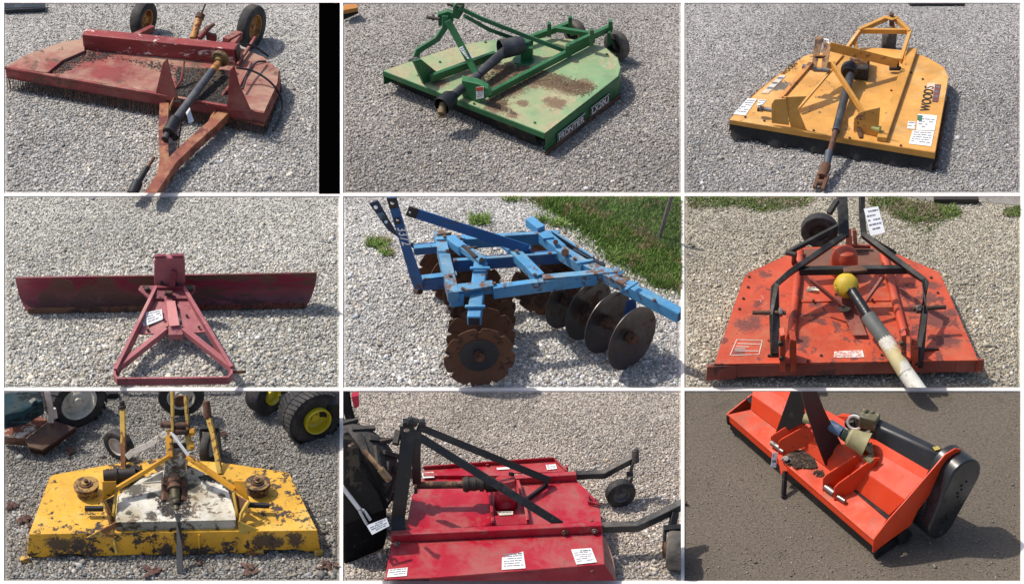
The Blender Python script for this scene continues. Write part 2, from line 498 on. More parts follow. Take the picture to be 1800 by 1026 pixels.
def stones(name, n, size, mat, big=.12, seed=3, margin=2.0, grad=.8, label='', mask=None, flat=.7):
    """crushed stone spread over the current bay as one mesh of separate chips"""
    r = np.random.default_rng(seed)
    x0, y0, x1, y1 = CELL
    if mask: x1 = mask + margin
    q = [full(x0 + margin, y1 - margin), full(x1 - margin, y1 - margin), full(x1 - margin, y0 + margin), full(x0 + margin, y0 + margin)]
    ya, yb = q[0].y, q[2].y
    Y = r.uniform(ya, yb, n); t = (Y - ya) / (yb - ya)
    xl = q[0].x + (q[3].x - q[0].x) * t; xr = q[1].x + (q[2].x - q[1].x) * t
    X = xl + (xr - xl) * r.uniform(0, 1, n)
    sz = size * np.exp(np.clip(r.normal(0, .42, n), -.9, .75)) * (1 + grad * (.5 - t))
    bigm = r.uniform(0, 1, n) < big
    sz = np.where(bigm, sz * 1.7, sz)
    sz = np.where(r.uniform(0, 1, n) < .006, sz * 1.9, sz)
    X = np.clip(X, xl + sz, xr - sz); Y = np.clip(Y, ya + sz * .6, yb - sz * .6)
    base = np.array([[1, 0, 0], [0, 1, 0], [-1, 0, 0], [0, -1, 0], [0, 0, 1], [0, 0, -1.]])
    top = np.array([[.55, .55, .5]])
    V = base[None] * r.uniform(.6, 1.2, (n, 6, 1)) + r.normal(0, .16, (n, 6, 3))
    V[:, :, 0] *= r.uniform(.7, 1.35, (n, 1)); V[:, :, 2] *= flat
    a = r.uniform(0, 6.28, n); b = r.normal(0, .45, n)
    ca, sa, cb, sb = np.cos(a), np.sin(a), np.cos(b), np.sin(b)
    R = np.zeros((n, 3, 3))
    R[:, 0, 0] = ca; R[:, 0, 1] = -sa * cb; R[:, 0, 2] = sa * sb
    R[:, 1, 0] = sa; R[:, 1, 1] = ca * cb; R[:, 1, 2] = -ca * sb
    R[:, 2, 1] = sb; R[:, 2, 2] = cb
    V = np.einsum('nij,nkj->nki', R, V) * (sz / 2)[:, None, None]
    V[:, :, 0] += X[:, None]; V[:, :, 1] += Y[:, None]; V[:, :, 2] += (.004 + r.uniform(-.35, .2, n) * sz * .5)[:, None]
    F = np.array([[0, 1, 4], [1, 2, 4], [2, 3, 4], [3, 0, 4], [1, 0, 5], [2, 1, 5], [3, 2, 5], [0, 3, 5]])
    faces = (F[None] + (np.arange(n) * 6)[:, None, None]).reshape(-1)
    me = bpy.data.meshes.new(name)
    nf = n * 8
    me.vertices.add(n * 6); me.vertices.foreach_set('co', V.reshape(-1).astype(np.float32))
    me.loops.add(nf * 3); me.loops.foreach_set('vertex_index', faces.astype(np.int32))
    me.polygons.add(nf); me.polygons.foreach_set('loop_start', np.arange(0, nf * 3, 3, dtype=np.int32))
    me.update(calc_edges=True)
    at = me.attributes.new('tone', 'FLOAT', 'POINT')
    at.data.foreach_set('value', np.repeat(r.uniform(0, 1, n), 6).astype(np.float32))
    me.materials.append(mat)
    o = bpy.data.objects.new(name, me); COL.objects.link(o)
    return tag(o, label, 'gravel', kind='stuff')

# ---------------------------------------------------------------- the yard
def rampf(a, b, c, d): return [(0.0, a), (.35, b), (.75, c), (1.0, d)]
def g3(x, t=(1, 1, 1)): return tuple(x * k for k in t)
TONE = {
    (0, 0): ((1.00, .975, .925), 1.12), (1, 0): ((1.0, .94, .88), .94), (2, 0): ((1.0, .97, .94), .98),
    (0, 1): ((1.00, .985, .90), 1.28), (1, 1): ((1.0, .985, .945), 1.34), (2, 1): ((1.0, .92, .74), 1.12),
    (0, 2): ((1.0, .96, .88), .72), (1, 2): ((1.0, .90, .79), 1.24), (2, 2): ((1.0, .83, .64), .50)}
def framed(x0, y0, x1, y1, h): return [full(x0, y0, h), full(x1, y0, h), full(x1, y1, h), full(x0, y1, h)]

wide = MB().add([Vector((-400, -400, -.004)), Vector((400, -400, -.004)), Vector((400, 400, -.004)), Vector((-400, 400, -.004))], [(0, 1, 2, 3)])
structure('ground', wide, ground_mat('yard_gravel', rampf(g3(.20, (1, .95, .87)), g3(.28, (1, .95, .87)), g3(.36, (1, .95, .87)), g3(.5, (1, .95, .87))), 60, .35, .45), bevel=0)
BAYS = {}
for j in range(3):
    for i in range(3):
        set_bay(i, j)
        t, k = TONE[(i, j)]
        x0, y0, x1, y1 = CELL
        if (i, j) == (2, 2):
            gm = dirt_mat('packed_dirt', g3(.135, t), g3(.18, t))
        else:
            gm = ground_mat('stone_bed', rampf(g3(.25 * k, t), g3(.34 * k, t), g3(.43 * k, t), g3(.55 * k, t)), 95 if j < 1 else 85, .3, .45)
        m = MB().add(framed(x0 - 2, y0 - 2, x1 + 2, y1 + 2, 0.0), [(0, 1, 2, 3)])
        BAYS[i, j] = structure('ground', m, gm, bevel=0)
        if (i, j) != (2, 2):
            sm = stone_mat('crushed_stone', [(0, g3(.19 * k, t)), (.25, g3(.29 * k, t)), (.6, g3(.40 * k, t)), (.92, g3(.52 * k, t)), (1, g3(.78 * k, (1, .97, .92)))], .3)
            where = {(0, 0): 'red batwing cutter', (1, 0): 'green cutter', (2, 0): 'yellow cutter with white labels', (0, 1): 'red rear blade', (1, 1): 'blue disc harrow',
                     (2, 1): 'orange-red cutter with black hitch', (0, 2): 'peeling yellow mower', (1, 2): 'bright red cutter'}[i, j]
            size = {(0, 0): .021, (1, 0): .020, (2, 0): .017, (0, 1): .025, (1, 1): .024, (2, 1): .022, (0, 2): .023, (1, 2): .019}[i, j]
            stones('gravel', int(60000 * (.021 / size) ** 1.3), size * .60, sm, seed=10 + i + 3 * j, mask=(559 if (i, j) == (0, 0) else None), label='crushed grey stone gravel lying under the ' + where)
        else:
            sm = stone_mat('pebble', [(0, g3(.19, t)), (.2, g3(.22, t)), (.85, g3(.28, t)), (.97, g3(.4, t)), (1, (.6, .56, .49))])
            stones('gravel', 5000, .007, sm, seed=31, big=.03, label='tiny pebbles on packed brown dirt under the flail mower', flat=.28)

# added pale strips for the panel borders between bays, not real kerbs
cream = paint('cream_paint', (.86, .80, .75), None, rough=.6, var=.04, bump=.05)
border_strips = MB()
def strip(x0, y0, x1, y1, h=.013):
    border_strips.plate(framed(x0, y0, x1, y1, h), Z * -h)
for a, b in ((-14, 7), (597, 603), (1197, 1203), (1794, 1815)): strip(a, -14, b, 1040)
for a, b in ((-14, 5.0), (339.3, 344.4), (681.3, 686.3), (1020, 1040)):
    for c, d in COLS: strip(c + .02, a, d - .02, b, .0128)
structure('border_strip', border_strips, cream, bevel=0)

# shared finishes
BLK = paint('black_paint', (.011, .011, .012), (.08, .055, .04), .12, 12, (.07, .06, .055), .2, rough=.5, spec=.35)
BLK2 = paint('black_plastic', (.012, .012, .014), None, dust=(.12, .11, .10), damt=.3, rough=.4)
STEEL = paint('bare_steel', (.30, .28, .26), (.12, .06, .035), .35, 20, rough=.4, metal=.7)
RUST = paint('rusty_iron', (.13, .06, .035), (.05, .03, .022), .45, 18, (.22, .13, .08), .3, rough=.85)
DARK = paint('oily_iron', (.03, .024, .02), (.09, .05, .03), .3, 18, rough=.6)
WHITE = paint('white_vinyl', (.78, .78, .76), None, rough=.45, var=.05, bump=.03)
PAPER = paint('tag_paper', (.82, .83, .84), None, rough=.7, var=.04, bump=.05)
DINK = paint('black_lettering', (.02, .018, .02), None, rough=.6, var=.1, bump=0)
INK = paint('ink', (.16, .17, .20), None, rough=.6, var=.1, bump=0)
TYRE = rubber('tyre_rubber')
DTYRE = rubber('dusty_tyre', (.03, .028, .026), (.26, .22, .18), .75)

def price_tag(q, label, string=None, seed=3, lines=4):
    o = MB()
    n = (q[1] - q[0]).cross(q[3] - q[0]).normalized()
    if n.dot(CAM - q[0]) < 0: n = -n
    loc = sum(q, Vector()) / 4
    t = thing('price_tag', label, 'tag', Vector((loc.x, loc.y, loc.z)), 'paper tags tied to the machines')
    s = decal(q, t, PAPER, INK, lines, name='sheet', lift=0, seed=seed)
    if string: MB().tube(string, .0022, 5, 1).build('string', PAPER, t, bevel=0)
    return t

# ================================================================ bay 1: red batwing cutter
def bay_a():
    set_bay(0, 0)
    R = thing('rotary_cutter', 'faded red wide cutter with long box beam, two tall rear tyres and a rusty drawbar', 'mower', W(850, 560))
    h = .21
    red = paint('faded_red', (.24, .035, .035), (.12, .06, .04), .22, 9, (.36, .20, .15), .45, 2.5, rough=.62)
    redD = paint('faded_red_deck', (.24, .042, .040), (.14, .08, .055), .15, 8, (.40, .27, .19), .62, 1.8, rough=.7)
    redB = paint('chalky_red', (.26, .035, .035), (.72, .60, .56), .24, 9, (.36, .2, .17), .3, 2.5, rough=.55, stretch=(1, 1.5, 2.5))
    org = paint('rusty_orange', (.27, .075, .04), (.15, .04, .032), .5, 7, (.36, .19, .09), .5, 4, rough=.6)
    yel = paint('yellow_rusty', (.48, .22, .05), (.2, .06, .03), .35, 12, rough=.6)
    top = [(28, 362), (130, 300), (330, 228), (480, 192), (700, 182), (1000, 205), (1260, 250), (1390, 300), (1478, 375), (1470, 440), (1395, 602)]
    P = [W(u, v, h) for u, v in top]
    MB().plate(P, Z * -.02).build('deck', redD, R)
    edge = MB().wall([P[i] for i in (8, 9, 10, 0, 1)], h - .001, h - .10, .014, closed=False)
    edge.build('skirt', red, R)
    fl, fr = P[0], P[10]
    d = (fr - fl).normalized(); n = d.cross(Z)
    if n.y > 0: n = -n
    MB().bar(fl + n * .006 + Z * .012, fr + n * .006 + Z * .012, .03, .022).build('front_angle', red, R)
    MB().bar(W(850, 520, h - .10) + n * .014, fr - Z * .10 + n * .014, .03, .02).build('front_strip', org, R)
    # hanging chains
    c = MB(); r = random.Random(4)
    a, b = fl + n * .012, fr + n * .012
    for k in range(150):
        p = a.lerp(b, (k + .5) / 150) - Z * .09
        q = p - Z * .112 + Vector((r.gauss(0, .006), r.gauss(0, .008), 0))
        q.z = max(q.z, .008)
        c.tube([p, p.lerp(q, .5) + Vector((r.gauss(0, .004), r.gauss(0, .004), 0)), q], .0042, 4, 1)
    a, b = fr, P[8]
    for k in range(45):
        p = a.lerp(b, (k + .5) / 45) - Z * .08
        q = Vector((p.x + r.gauss(0, .006), p.y, .008)); c.tube([p, q], .0042, 4, 0)
    c.build('chain_guard', RUST, R, bevel=0)
    # raised left wing plate with its upright edge
    wq = [(30, 352), (132, 292), (332, 220), (446, 208), (446, 268), (330, 318), (250, 384)]
    MB().plate([W(u, v, h + .028) for u, v in wq], Z * -.028).build('wing_plate', redD, R)
    dk = flakes([(250, 388), (340, 318), (450, 272), (620, 282), (540, 312), (430, 330), (330, 388)], h, 900, .010, 2)
    dk.build('leaf_litter', DARK, R, bevel=0, label='dark crescent of caked leaves on the deck')
    # box beam
    f0, f1 = W(440, 262, h), W(1243, 343, h)
    dd = (f1 - f0).normalized(); nn = dd.cross(Z); nn = -nn if nn.y < 0 else nn
    B = MB(); hh = .155
    B.plate([f0, f1, f1 + nn * .115, f0 + nn * .115], Z * hh)
    B.build('box_beam', redB, R, bevel=.008)
    MB().plate([f1 + dd * .002, f1 + nn * .115 + dd * .002, f1 + nn * .115 + Z * hh + dd * .002, f1 + Z * hh + dd * .002], dd * .012).build('beam_end', BLK, R)
    # lift cylinder
    MB().rod(W(1018, 205, .34), W(1056, 88, .46), .032).build('lift_cylinder', yel, R)
    MB().rod(W(1056, 88, .46), W(1084, 22, .55), .008).rod(W(1050, 100, .45), W(1060, 76, .475), .040).build('cylinder_rod', RUST, R)
    MB().rod(W(1050, 205, .34), W(1100, 145, .39), .026).rod(W(1085, 160, .39), W(1128, 128, .40), .018).bar(W(1090, 190, .3), W(1140, 200, .3), .03, .07).build('lift_arm', red, R)
    # axle arms and wheels
    MB().bar(W(705, 195, .24), W(806, 148, .2), .05, .05).build('axle_arm', red, R)
    MB().bar(W(1190, 222, .30), W(1262, 185, .26), .07, .07).bar(W(1225, 240, .3), W(1262, 190, .26), .05, .05).build('axle_arm', red, R)
    MB().bar(W(1252, 345, .24), W(1345, 200, .26), .022, .03).bar(W(1262, 455, .22), W(1325, 330, .24), .02, .025).build('brace', red, R)
    ax = Vector((.90, -.42, 0))
    for (u, v, rr, k) in ((757, 102, .165, .17), (1326, 140, .198, .20)):
        cc = W(u, v, k)
        t = tyre('tyre', cc, ax, k, .105, TYRE, R, .56)
        rim(cc, ax, k * .56, .10, yel, t)
    # hitch gussets
    pl = VP(W(830, 500, h), W(945, 530, h))
    MB().plate([pl(822, 500), pl(862, 330), pl(885, 306), pl(905, 400), pl(945, 530), pl(860, 525)], pl.n * .012).build('gusset', red, R)
    MB().poly([W(972, 322, .40), W(958, 420, .28), W(925, 470, .22)], .02, .03, Vector((0, 1, 0))).build('hitch_strap', red, R)
    pl = VP(W(1195, 585, h), W(1325, 585, h))
    MB().plate([pl(1195, 582), pl(1212, 370), pl(1236, 342), pl(1262, 440), pl(1325, 583)], pl.n * .012).build('gusset', red, R)
    MB().plate([W(935, 350, h + .004), W(1180, 370, h + .004), W(1215, 560, h + .004), W(920, 535, h + .004)], Z * -.003).build('recess_shade', DARK, R)  # flat dark plate painting the shade of the recess beneath the debris
    f = flakes([(925, 370), (1090, 360), (1200, 400), (1230, 560), (925, 530)], h + .006, 2600, .013, 5)
    q = flakes([(560, 300), (900, 340), (960, 420), (700, 330)], h, 350, .009, 15); f.add(q.v, q.f)
    q = flakes([(450, 190), (700, 180), (900, 205), (480, 175)], h, 200, .009, 16); f.add(q.v, q.f)
    f.build('debris', DARK, R, bevel=0)
    # upright straps down to the drawbar
    for pts in (([(868, 470, .24), (876, 560, .13), (862, 686, .05)]), ([(925, 505, .24), (895, 570, .15), (868, 660, .08)])):
        MB().poly([W(*p) for p in pts], .018, .045, Vector((0, 1, 0))).build('strap', org, R)
    for pts in (([(1208, 455, .27), (1148, 540, .17), (1100, 668, .10)]), ([(1225, 470, .27), (1190, 570, .15), (1190, 645, .09)])):
        MB().poly([W(*p) for p in pts], .018, .06, Vector((0, 1, 0))).build('strap', org, R)
    # drawbar
    MB().poly([W(1200, 590, .13), W(1120, 672, .12), W(1010, 770, .12), W(905, 870, .12), W(775, 1070, .12)], .10, .08).build('drawbar', org, R)
    MB().poly([W(868, 560, .14), W(862, 700, .12), W(868, 860, .11), W(850, 960, .11)], .08, .07).build('drawbar_arm', org, R)
    MB().poly([W(965, 600, .22), W(935, 790, .12), W(905, 960, .08)], .012, .02).build('brake_rod', RUST, R)
    # drive shaft
    g = W(1160, 312, .33)
    a0, a1 = W(1145, 345, .33), W(918, 640, .24)
    MB().lathe(g, (a1 - a0), [(0, -.03), (.075, -.03), (.082, 0), (.075, .014), (.035, .016), (.035, .05), (0, .05)], 24).build('flywheel', paint('flywheel_brass', (.22, .14, .05), (.10, .06, .035), .4, 14, rough=.6), R)
    MB().rod(W(1150, 335, .33), W(1118, 378, .32), .03, .034).build('yoke', yel, R)
    MB().rod(W(1120, 372, .32), a1, .034, .036).build('shaft_guard', paint('grey_plastic', (.055, .06, .075), None, dust=(.16, .15, .15), damt=.4, rough=.5), R)
    MB().rod(W(925, 632, .24), W(888, 700, .21), .055).rod(W(890, 690, .2), W(868, 735, .18), .03).rod(W(905, 700, .16), W(925, 730, .15), .03).build('universal_joint', BLK2, R)
    # jack at the front
    MB().rod(W(812, 830, .2), W(775, 890, .17), .014).build('jack_rod', RUST, R)
    MB().rod(W(775, 885, .17), W(725, 970, .13), .026).rod(W(725, 965, .13), W(695, 1030, .10), .046).build('jack', BLK2, R)
    # hoses
    for pts in (([(1245, 358, .36), (1340, 372, .33), (1440, 440, .26), (1495, 530, .10), (1480, 620, .02), (1440, 690, .015)]),
                ([(1262, 232, .40), (1340, 240, .36), (1415, 298, .26)]), ([(1280, 470, .26), (1310, 370, .30), (1350, 325, .30), (1400, 325, .24)])):
        MB().tube([W(*p) for p in pts], .010, 8, 3).build('hydraulic_hose', BLK2, R, bevel=0)
    price_tag([W(975, 575, .2), W(1000, 568, .2), W(1022, 640, .16), W(997, 652, .16)], 'small blank white tag beside the drive shaft of the red wide cutter', lines=0)
    # things at the rim of the bay
    t = thing('trailer', 'dark edge of a flatbed trailer behind the red wide cutter', 'trailer', W(120, 60))
    MB().plate([W(-20, 12, .05), W(238, 12, .05), W(238, 44, .05), W(-20, 54, .05)], Z * -.03).build('deck', paint('trailer_blue_black', (.012, .018, .028), (.05, .06, .08), .2, 9), t)
    MB().bar(W(-20, 58, .03), W(238, 48, .03), .02, .04).build('side_rail', BLK, t)
    o = MB().plate(framed(560.5, 5, 597, 339.2, .022), Z * -.02).build('letterbox_strip', paint('letterbox_black', (.0005, .0005, .0005), None, rough=1, var=0, bump=0, spec=0), None, clip=False)  # added black strip standing for the panel's letterbox bar; no mat lies here
    tag(o, 'long plain black letterbox bar laid flat beside the red wide cutter', 'mat')
bay_a()

# ================================================================ bay 2: green cutter
def bay_b():
    set_bay(1, 0)
    R = thing('rotary_cutter', 'green cutter with pale green round-backed deck, black drive shaft and twin tail wheels', 'mower', W(850, 600))
    h = .225
    grn = paint('green_paint', (.022, .135, .046), (.10, .12, .07), .10, 12, (.09, .17, .09), .25, 4, rough=.42)
    brown = (.16, .10, .06)
    S = [(W(u, v, h), r) for u, v, r in ((860, 370, .13), (960, 365, .08), (840, 440, .16), (1000, 430, .12), (820, 560, .13), (1120, 440, .13), (1200, 470, .12), (1280, 450, .10), (1130, 545, .10), (960, 545, .06), (900, 480, .12), (720, 400, .10), (520, 440, .08), (905, 610, .06))]
    deckm = paint('faded_green', (.20, .34, .17), (.36, .33, .20), .34, 4, (.34, .35, .19), .6, 2, rough=.6, spots=S, spotcol=brown)
    side = paint('green_skirt', (.020, .135, .048), (.14, .08, .05), .05, 9, (.12, .12, .07), .3, 5, rough=.4)
    top = [(222, 372), (560, 258), (700, 226), (850, 205), (1000, 201), (1200, 206), (1320, 224), (1400, 256), (1458, 305), (1476, 355), (1466, 402), (1075, 702)]
    P = [W(u, v, h) for u, v in top]
    MB().plate(P, Z * -.015).build('deck', deckm, R)
    MB().wall([P[i] for i in (11, 10, 9, 8, 7)], h - .001, .012, .012).build('side_skirt', side, R)
    MB().wall([P[i] for i in (1, 0)], h - .001, .08, .012).build('left_skirt', side, R)
    d = (P[11] - P[0]).normalized(); n = d.cross(Z); n = -n if n.y > 0 else n
    MB().plate([P[0] + n * .002, P[11] + n * .002, P[11] + n * .002 - Z * .055, P[0] + n * .002 - Z * .05], n * .01).build('front_lip', grn, R)
    q0, q1 = P[11] - Z * (h - .035), P[10] - Z * (h - .035)
    MB().bar(q0 + Vector((.012, 0, -.015)), q1 + Vector((.012, 0, -.015)), .02, .045).build('skid_shoe', RUST, R)
    MB().plate([W(240, 385, .18), W(300, 415, .10), W(318, 445, .02), W(285, 452, .02)], Vector((0, .02, 0))).build('skid_shoe', BLK, R)
    MB().plate([P[0] + Vector((.06, .12, -.03)), P[11] + Vector((-.08, .12, -.03)), P[11] + Vector((-.08, .12, -.2)), P[0] + Vector((.06, .12, -.2))], Vector((0, .02, 0))).build('underdeck_shade', BLK, R)  # black sheet standing in for the shade under the open-fronted deck
    bolts(R, grn, [(620, 250, h), (760, 225, h), (1250, 240, h), (1400, 290, h), (520, 330, h), (430, 350, h), (700, 550, h), (1020, 650, h)], .011)
    # words on the side
    sd = (q1 - q0).normalized(); up = Z; nn = sd.cross(up); nn = -nn if nn.dot(CAM - q0) < 0 else nn
    for s, u, v, u2, v2, hh_ in (('FRONTIER', 1140, 740, 1285, 640, .068), ('LX20U', 1315, 605, 1412, 535, .068)):
        pl = VP(q0 + nn * .014, q1 + nn * .014)
        a, b = pl(u, v), pl(u2, v2)
        b.z = a.z = (a.z + b.z) / 2
        L_ = (b - a).length
        MB().plate([a - Z * .009 + nn * .001, b - Z * .009 + nn * .001, b + Z * (hh_ + .004) + nn * .001, a + Z * (hh_ + .004) + nn * .001], nn * .002).build('badge', WHITE, R, bevel=0)
        MB().plate([a - Z * .004 + nn * .0035, b - Z * .004 + nn * .0035, b + Z * (hh_ - .002) + nn * .0035, a + Z * (hh_ - .002) + nn * .0035], nn * .001).build('badge_field', paint('badge_dark', (.045, .035, .035), None, rough=.5), R, bevel=0)
        text(s, a + nn * .005 + sd * .008 + Z * .004, sd, Z, hh_ * 1.15, WHITE, R, sx=L_ / (len(s) * .62 * hh_ * 1.15) * .98)
    # rails
    MB().bar(W(775, 500, .28), W(1330, 208, .28), .04, .06).build('rail', grn, R)
    MB().bar(W(470, 415, .28), W(810, 290, .28), .04, .07).build('rail', grn, R)
    MB().bar(W(960, 215, .30), W(1205, 130, .30), .04, .055).build('rail', grn, R)
    MB().bar(W(1195, 250, .33), W(1425, 145, .33), .04, .06).build('tail_arm', grn, R)
    MB().bar(W(1125, 152, .33), W(1312, 182, .33), .04, .045).build('tail_crossbar', grn, R)
    for u, v0, v1 in ((1096, 125, 192), (1320, 158, 238), (1206, 90, 140), (1418, 112, 168), (1192, 240, 275)):
        MB().bar(W(u, v1, .30), W(u, v1, .30) + Z * ((v1 - v0) / 500), .035, .045).build('lug', grn, R)
    # front hitch bracket left
    pl = VP(W(450, 440, h), W(500, 390, h))
    pb = VP(W(420, 440, h), W(500, 400, h))
    MB().plate([pb(370, 318), pb(410, 308), pb(505, 385), pb(450, 445), pb(425, 440)], pb.n * .03).build('hitch_bracket', grn, R)
    MB().rod(W(352, 318, .36), W(415, 308, .36), .018).build('hitch_pin', STEEL, R)
    bx = [W(632, 430, .38), W(700, 405, .38), W(745, 430, .38), W(790, 500, .26), W(720, 545, .225), W(640, 510, .225)]
    pl = VP(W(640, 515, .225), W(725, 545, .225))
    MB().plate([pl(635, 425), pl(720, 442), pl(775, 470), pl(795, 500), pl(722, 545), pl(638, 510)], Vector((0, .09, 0))).build('hitch_box', grn, R)
    pq = VP(W(640, 515, .225) - Vector((0, .004, 0)), W(725, 545, .225) - Vector((0, .004, 0)))
    decal([pq(712, 460), pq(752, 456), pq(752, 516), pq(712, 524)], R, WHITE, INK, 5, head=2, lift=.002)
    decal([pq(714, 461), pq(750, 458), pq(750, 474), pq(714, 478)], R, paint('warn_red', (.55, .06, .03), None, rough=.5), None, 0, lift=.006)
    # A frame
    MB().poly([W(390, 318, .34), W(405, 268, .42), W(505, 205, .52), W(545, 150, .60), W(548, 85, .70)], .05, .045, Vector((0, 1, 0))).build('mast_leg', grn, R)
    MB().poly([W(560, 110, .70), W(610, 200, .56), W(712, 392, .34)], .065, .02, Vector((0, 1, .4))).build('mast_leg', grn, R)
    lg = PL(W(560, 110, .70), W(610, 200, .56), W(640, 200, .56))
    decal([W(612, 262, .50), W(636, 250, .50), W(690, 310, .42), W(660, 320, .42)], R, WHITE, INK, 5, lift=.025)
    MB().plate([W(512, 140, .58), W(508, 80, .70), W(560, 62, .70), W(600, 75, .70), W(585, 130, .60)], Vector((0, .05, 0))).build('mast_head', grn, R)
    MB().plate([W(585, 95, .66), W(590, 40, .76), W(610, 15, .78), W(650, 18, .78), W(648, 60, .7), W(620, 105, .64)], Vector((0, .04, 0))).build('mast_head', grn, R)
    MB().rod(W(450, 92, .68), W(520, 102, .68), .015).rod(W(485, 80, .69), W(485, 108, .66), .012).rod(W(560, 22, .75), W(640, 40, .75), .016).build('top_pin', DARK, R)
    MB().poly([W(620, 42, .74), W(740, 100, .64), W(985, 196, .42), W(1195, 275, .26)], .05, .035, Vector((0, .3, 1))).build('brace', grn, R)
    MB().poly([W(650, 85, .68), W(780, 158, .52), W(910, 205, .38)], .04, .035, Vector((0, .3, 1))).build('brace', grn, R)
    # gearbox and shaft
    MB().plate([W(945, 325, h), W(1008, 325, h), W(1012, 280, h + .02), W(960, 270, h + .02)], Z * .13).build('gearbox', grn, R)
    MB().bar(W(985, 225, .36), W(985, 290, .26), .06, .08, Vector((0, 1, 0))).build('gearbox_cap', grn, R)
    MB().lathe(W(960, 320, h), Z, [(0, .001), (.10, .001), (.09, .012), (0, .014)], 28).build('gearbox_flange', grn, R)
    gp = paint('shaft_grey', (.035, .037, .045), None, dust=(.12, .12, .12), damt=.35, rough=.5)
    c0, c1 = W(960, 235, .38), W(838, 262, .38)
    MB().lathe(c0, c1 - c0, [(.0, 0), (.07, 0), (.085, .06), (.088, (c1 - c0).length), (.082, (c1 - c0).length), (.075, .08), (0, .08)], 30).build('shaft_bell', gp, R)
    MB().rod(W(880, 255, .37), W(720, 395, .33), .044, .040).build('shaft_guard', gp, R)
    MB().rod(W(720, 400, .33), W(572, 520, .30), .040).build('shaft_guard', gp, R)
    e0, e1 = W(590, 505, .30), W(535, 555, .28)
    MB().lathe(e0, e1 - e0, [(0, 0), (.05, 0), (.078, .05), (.082, (e1 - e0).length + .02), (.074, (e1 - e0).length + .02), (.06, .06), (0, .06)], 28).build('shaft_bell', BLK2, R)
    br = paint('brass_rust', (.20, .14, .07), (.08, .06, .04), .4, 22, rough=.6)
    MB().rod(W(540, 545, .28), W(528, 600, .22), .035).bar(W(512, 575, .24), W(515, 620, .19), .02, .02).bar(W(550, 575, .24), W(548, 620, .19), .02, .02).bar(W(508, 614, .195), W(555, 614, .195), .025, .02).build('universal_joint', br, R)
    # tail wheels
    for (u, v, k) in ((1452, 240, .135), (1232, 172, .12)):
        cc = W(u, v, k)
        ax = Vector((-.72, -.66, 0))
        t = tyre('tyre', cc, ax, k, .09, DTYRE, R, .60)
        rim(cc, ax, k * .6, .10, BLK, t)
    MB().bar(W(1412, 165, .33), W(1408, 235, .17), .03, .05, Vector((0, 1, 0))).bar(W(1408, 200, .2), W(1450, 240, .135), .03, .04).build('caster_fork', grn, R)
    MB().bar(W(1210, 140, .30), W(1215, 178, .14), .03, .05, Vector((0, 1, 0))).build('caster_fork', grn, R)
    f = flakes([(760, 400), (900, 340), (1050, 370), (1350, 460), (1280, 510), (1120, 460), (1000, 440), (900, 490), (860, 560), (930, 610), (760, 560), (800, 480)], h, 5200, .008, 9, thick=.15)
    f.build('clippings', paint('dry_clippings', (.17, .11, .065), (.08, .055, .035), .4, 30, rough=.95), R, bevel=0, label='dried brown grass clippings caked on the deck')
    # rim of the bay
    t = thing('rotary_cutter', 'corner of an orange-yellow machine behind the green cutter', 'mower', W(40, 90))
    o = paint('amber_paint', (.50, .20, .035), (.2, .1, .05), .3, 10)
    MB().plate([W(-10, 40, .13), W(30, 22, .13), W(84, 22, .13), W(86, 42, .13), W(-10, 60, .13)], Z * -.04).build('deck', o, t)
    MB().plate([W(-10, 62, .09), W(84, 44, .09), W(90, 72, .02), W(-10, 118, .02)], Vector((0, .02, 0))).build('curtain', BLK, t)
bay_b()

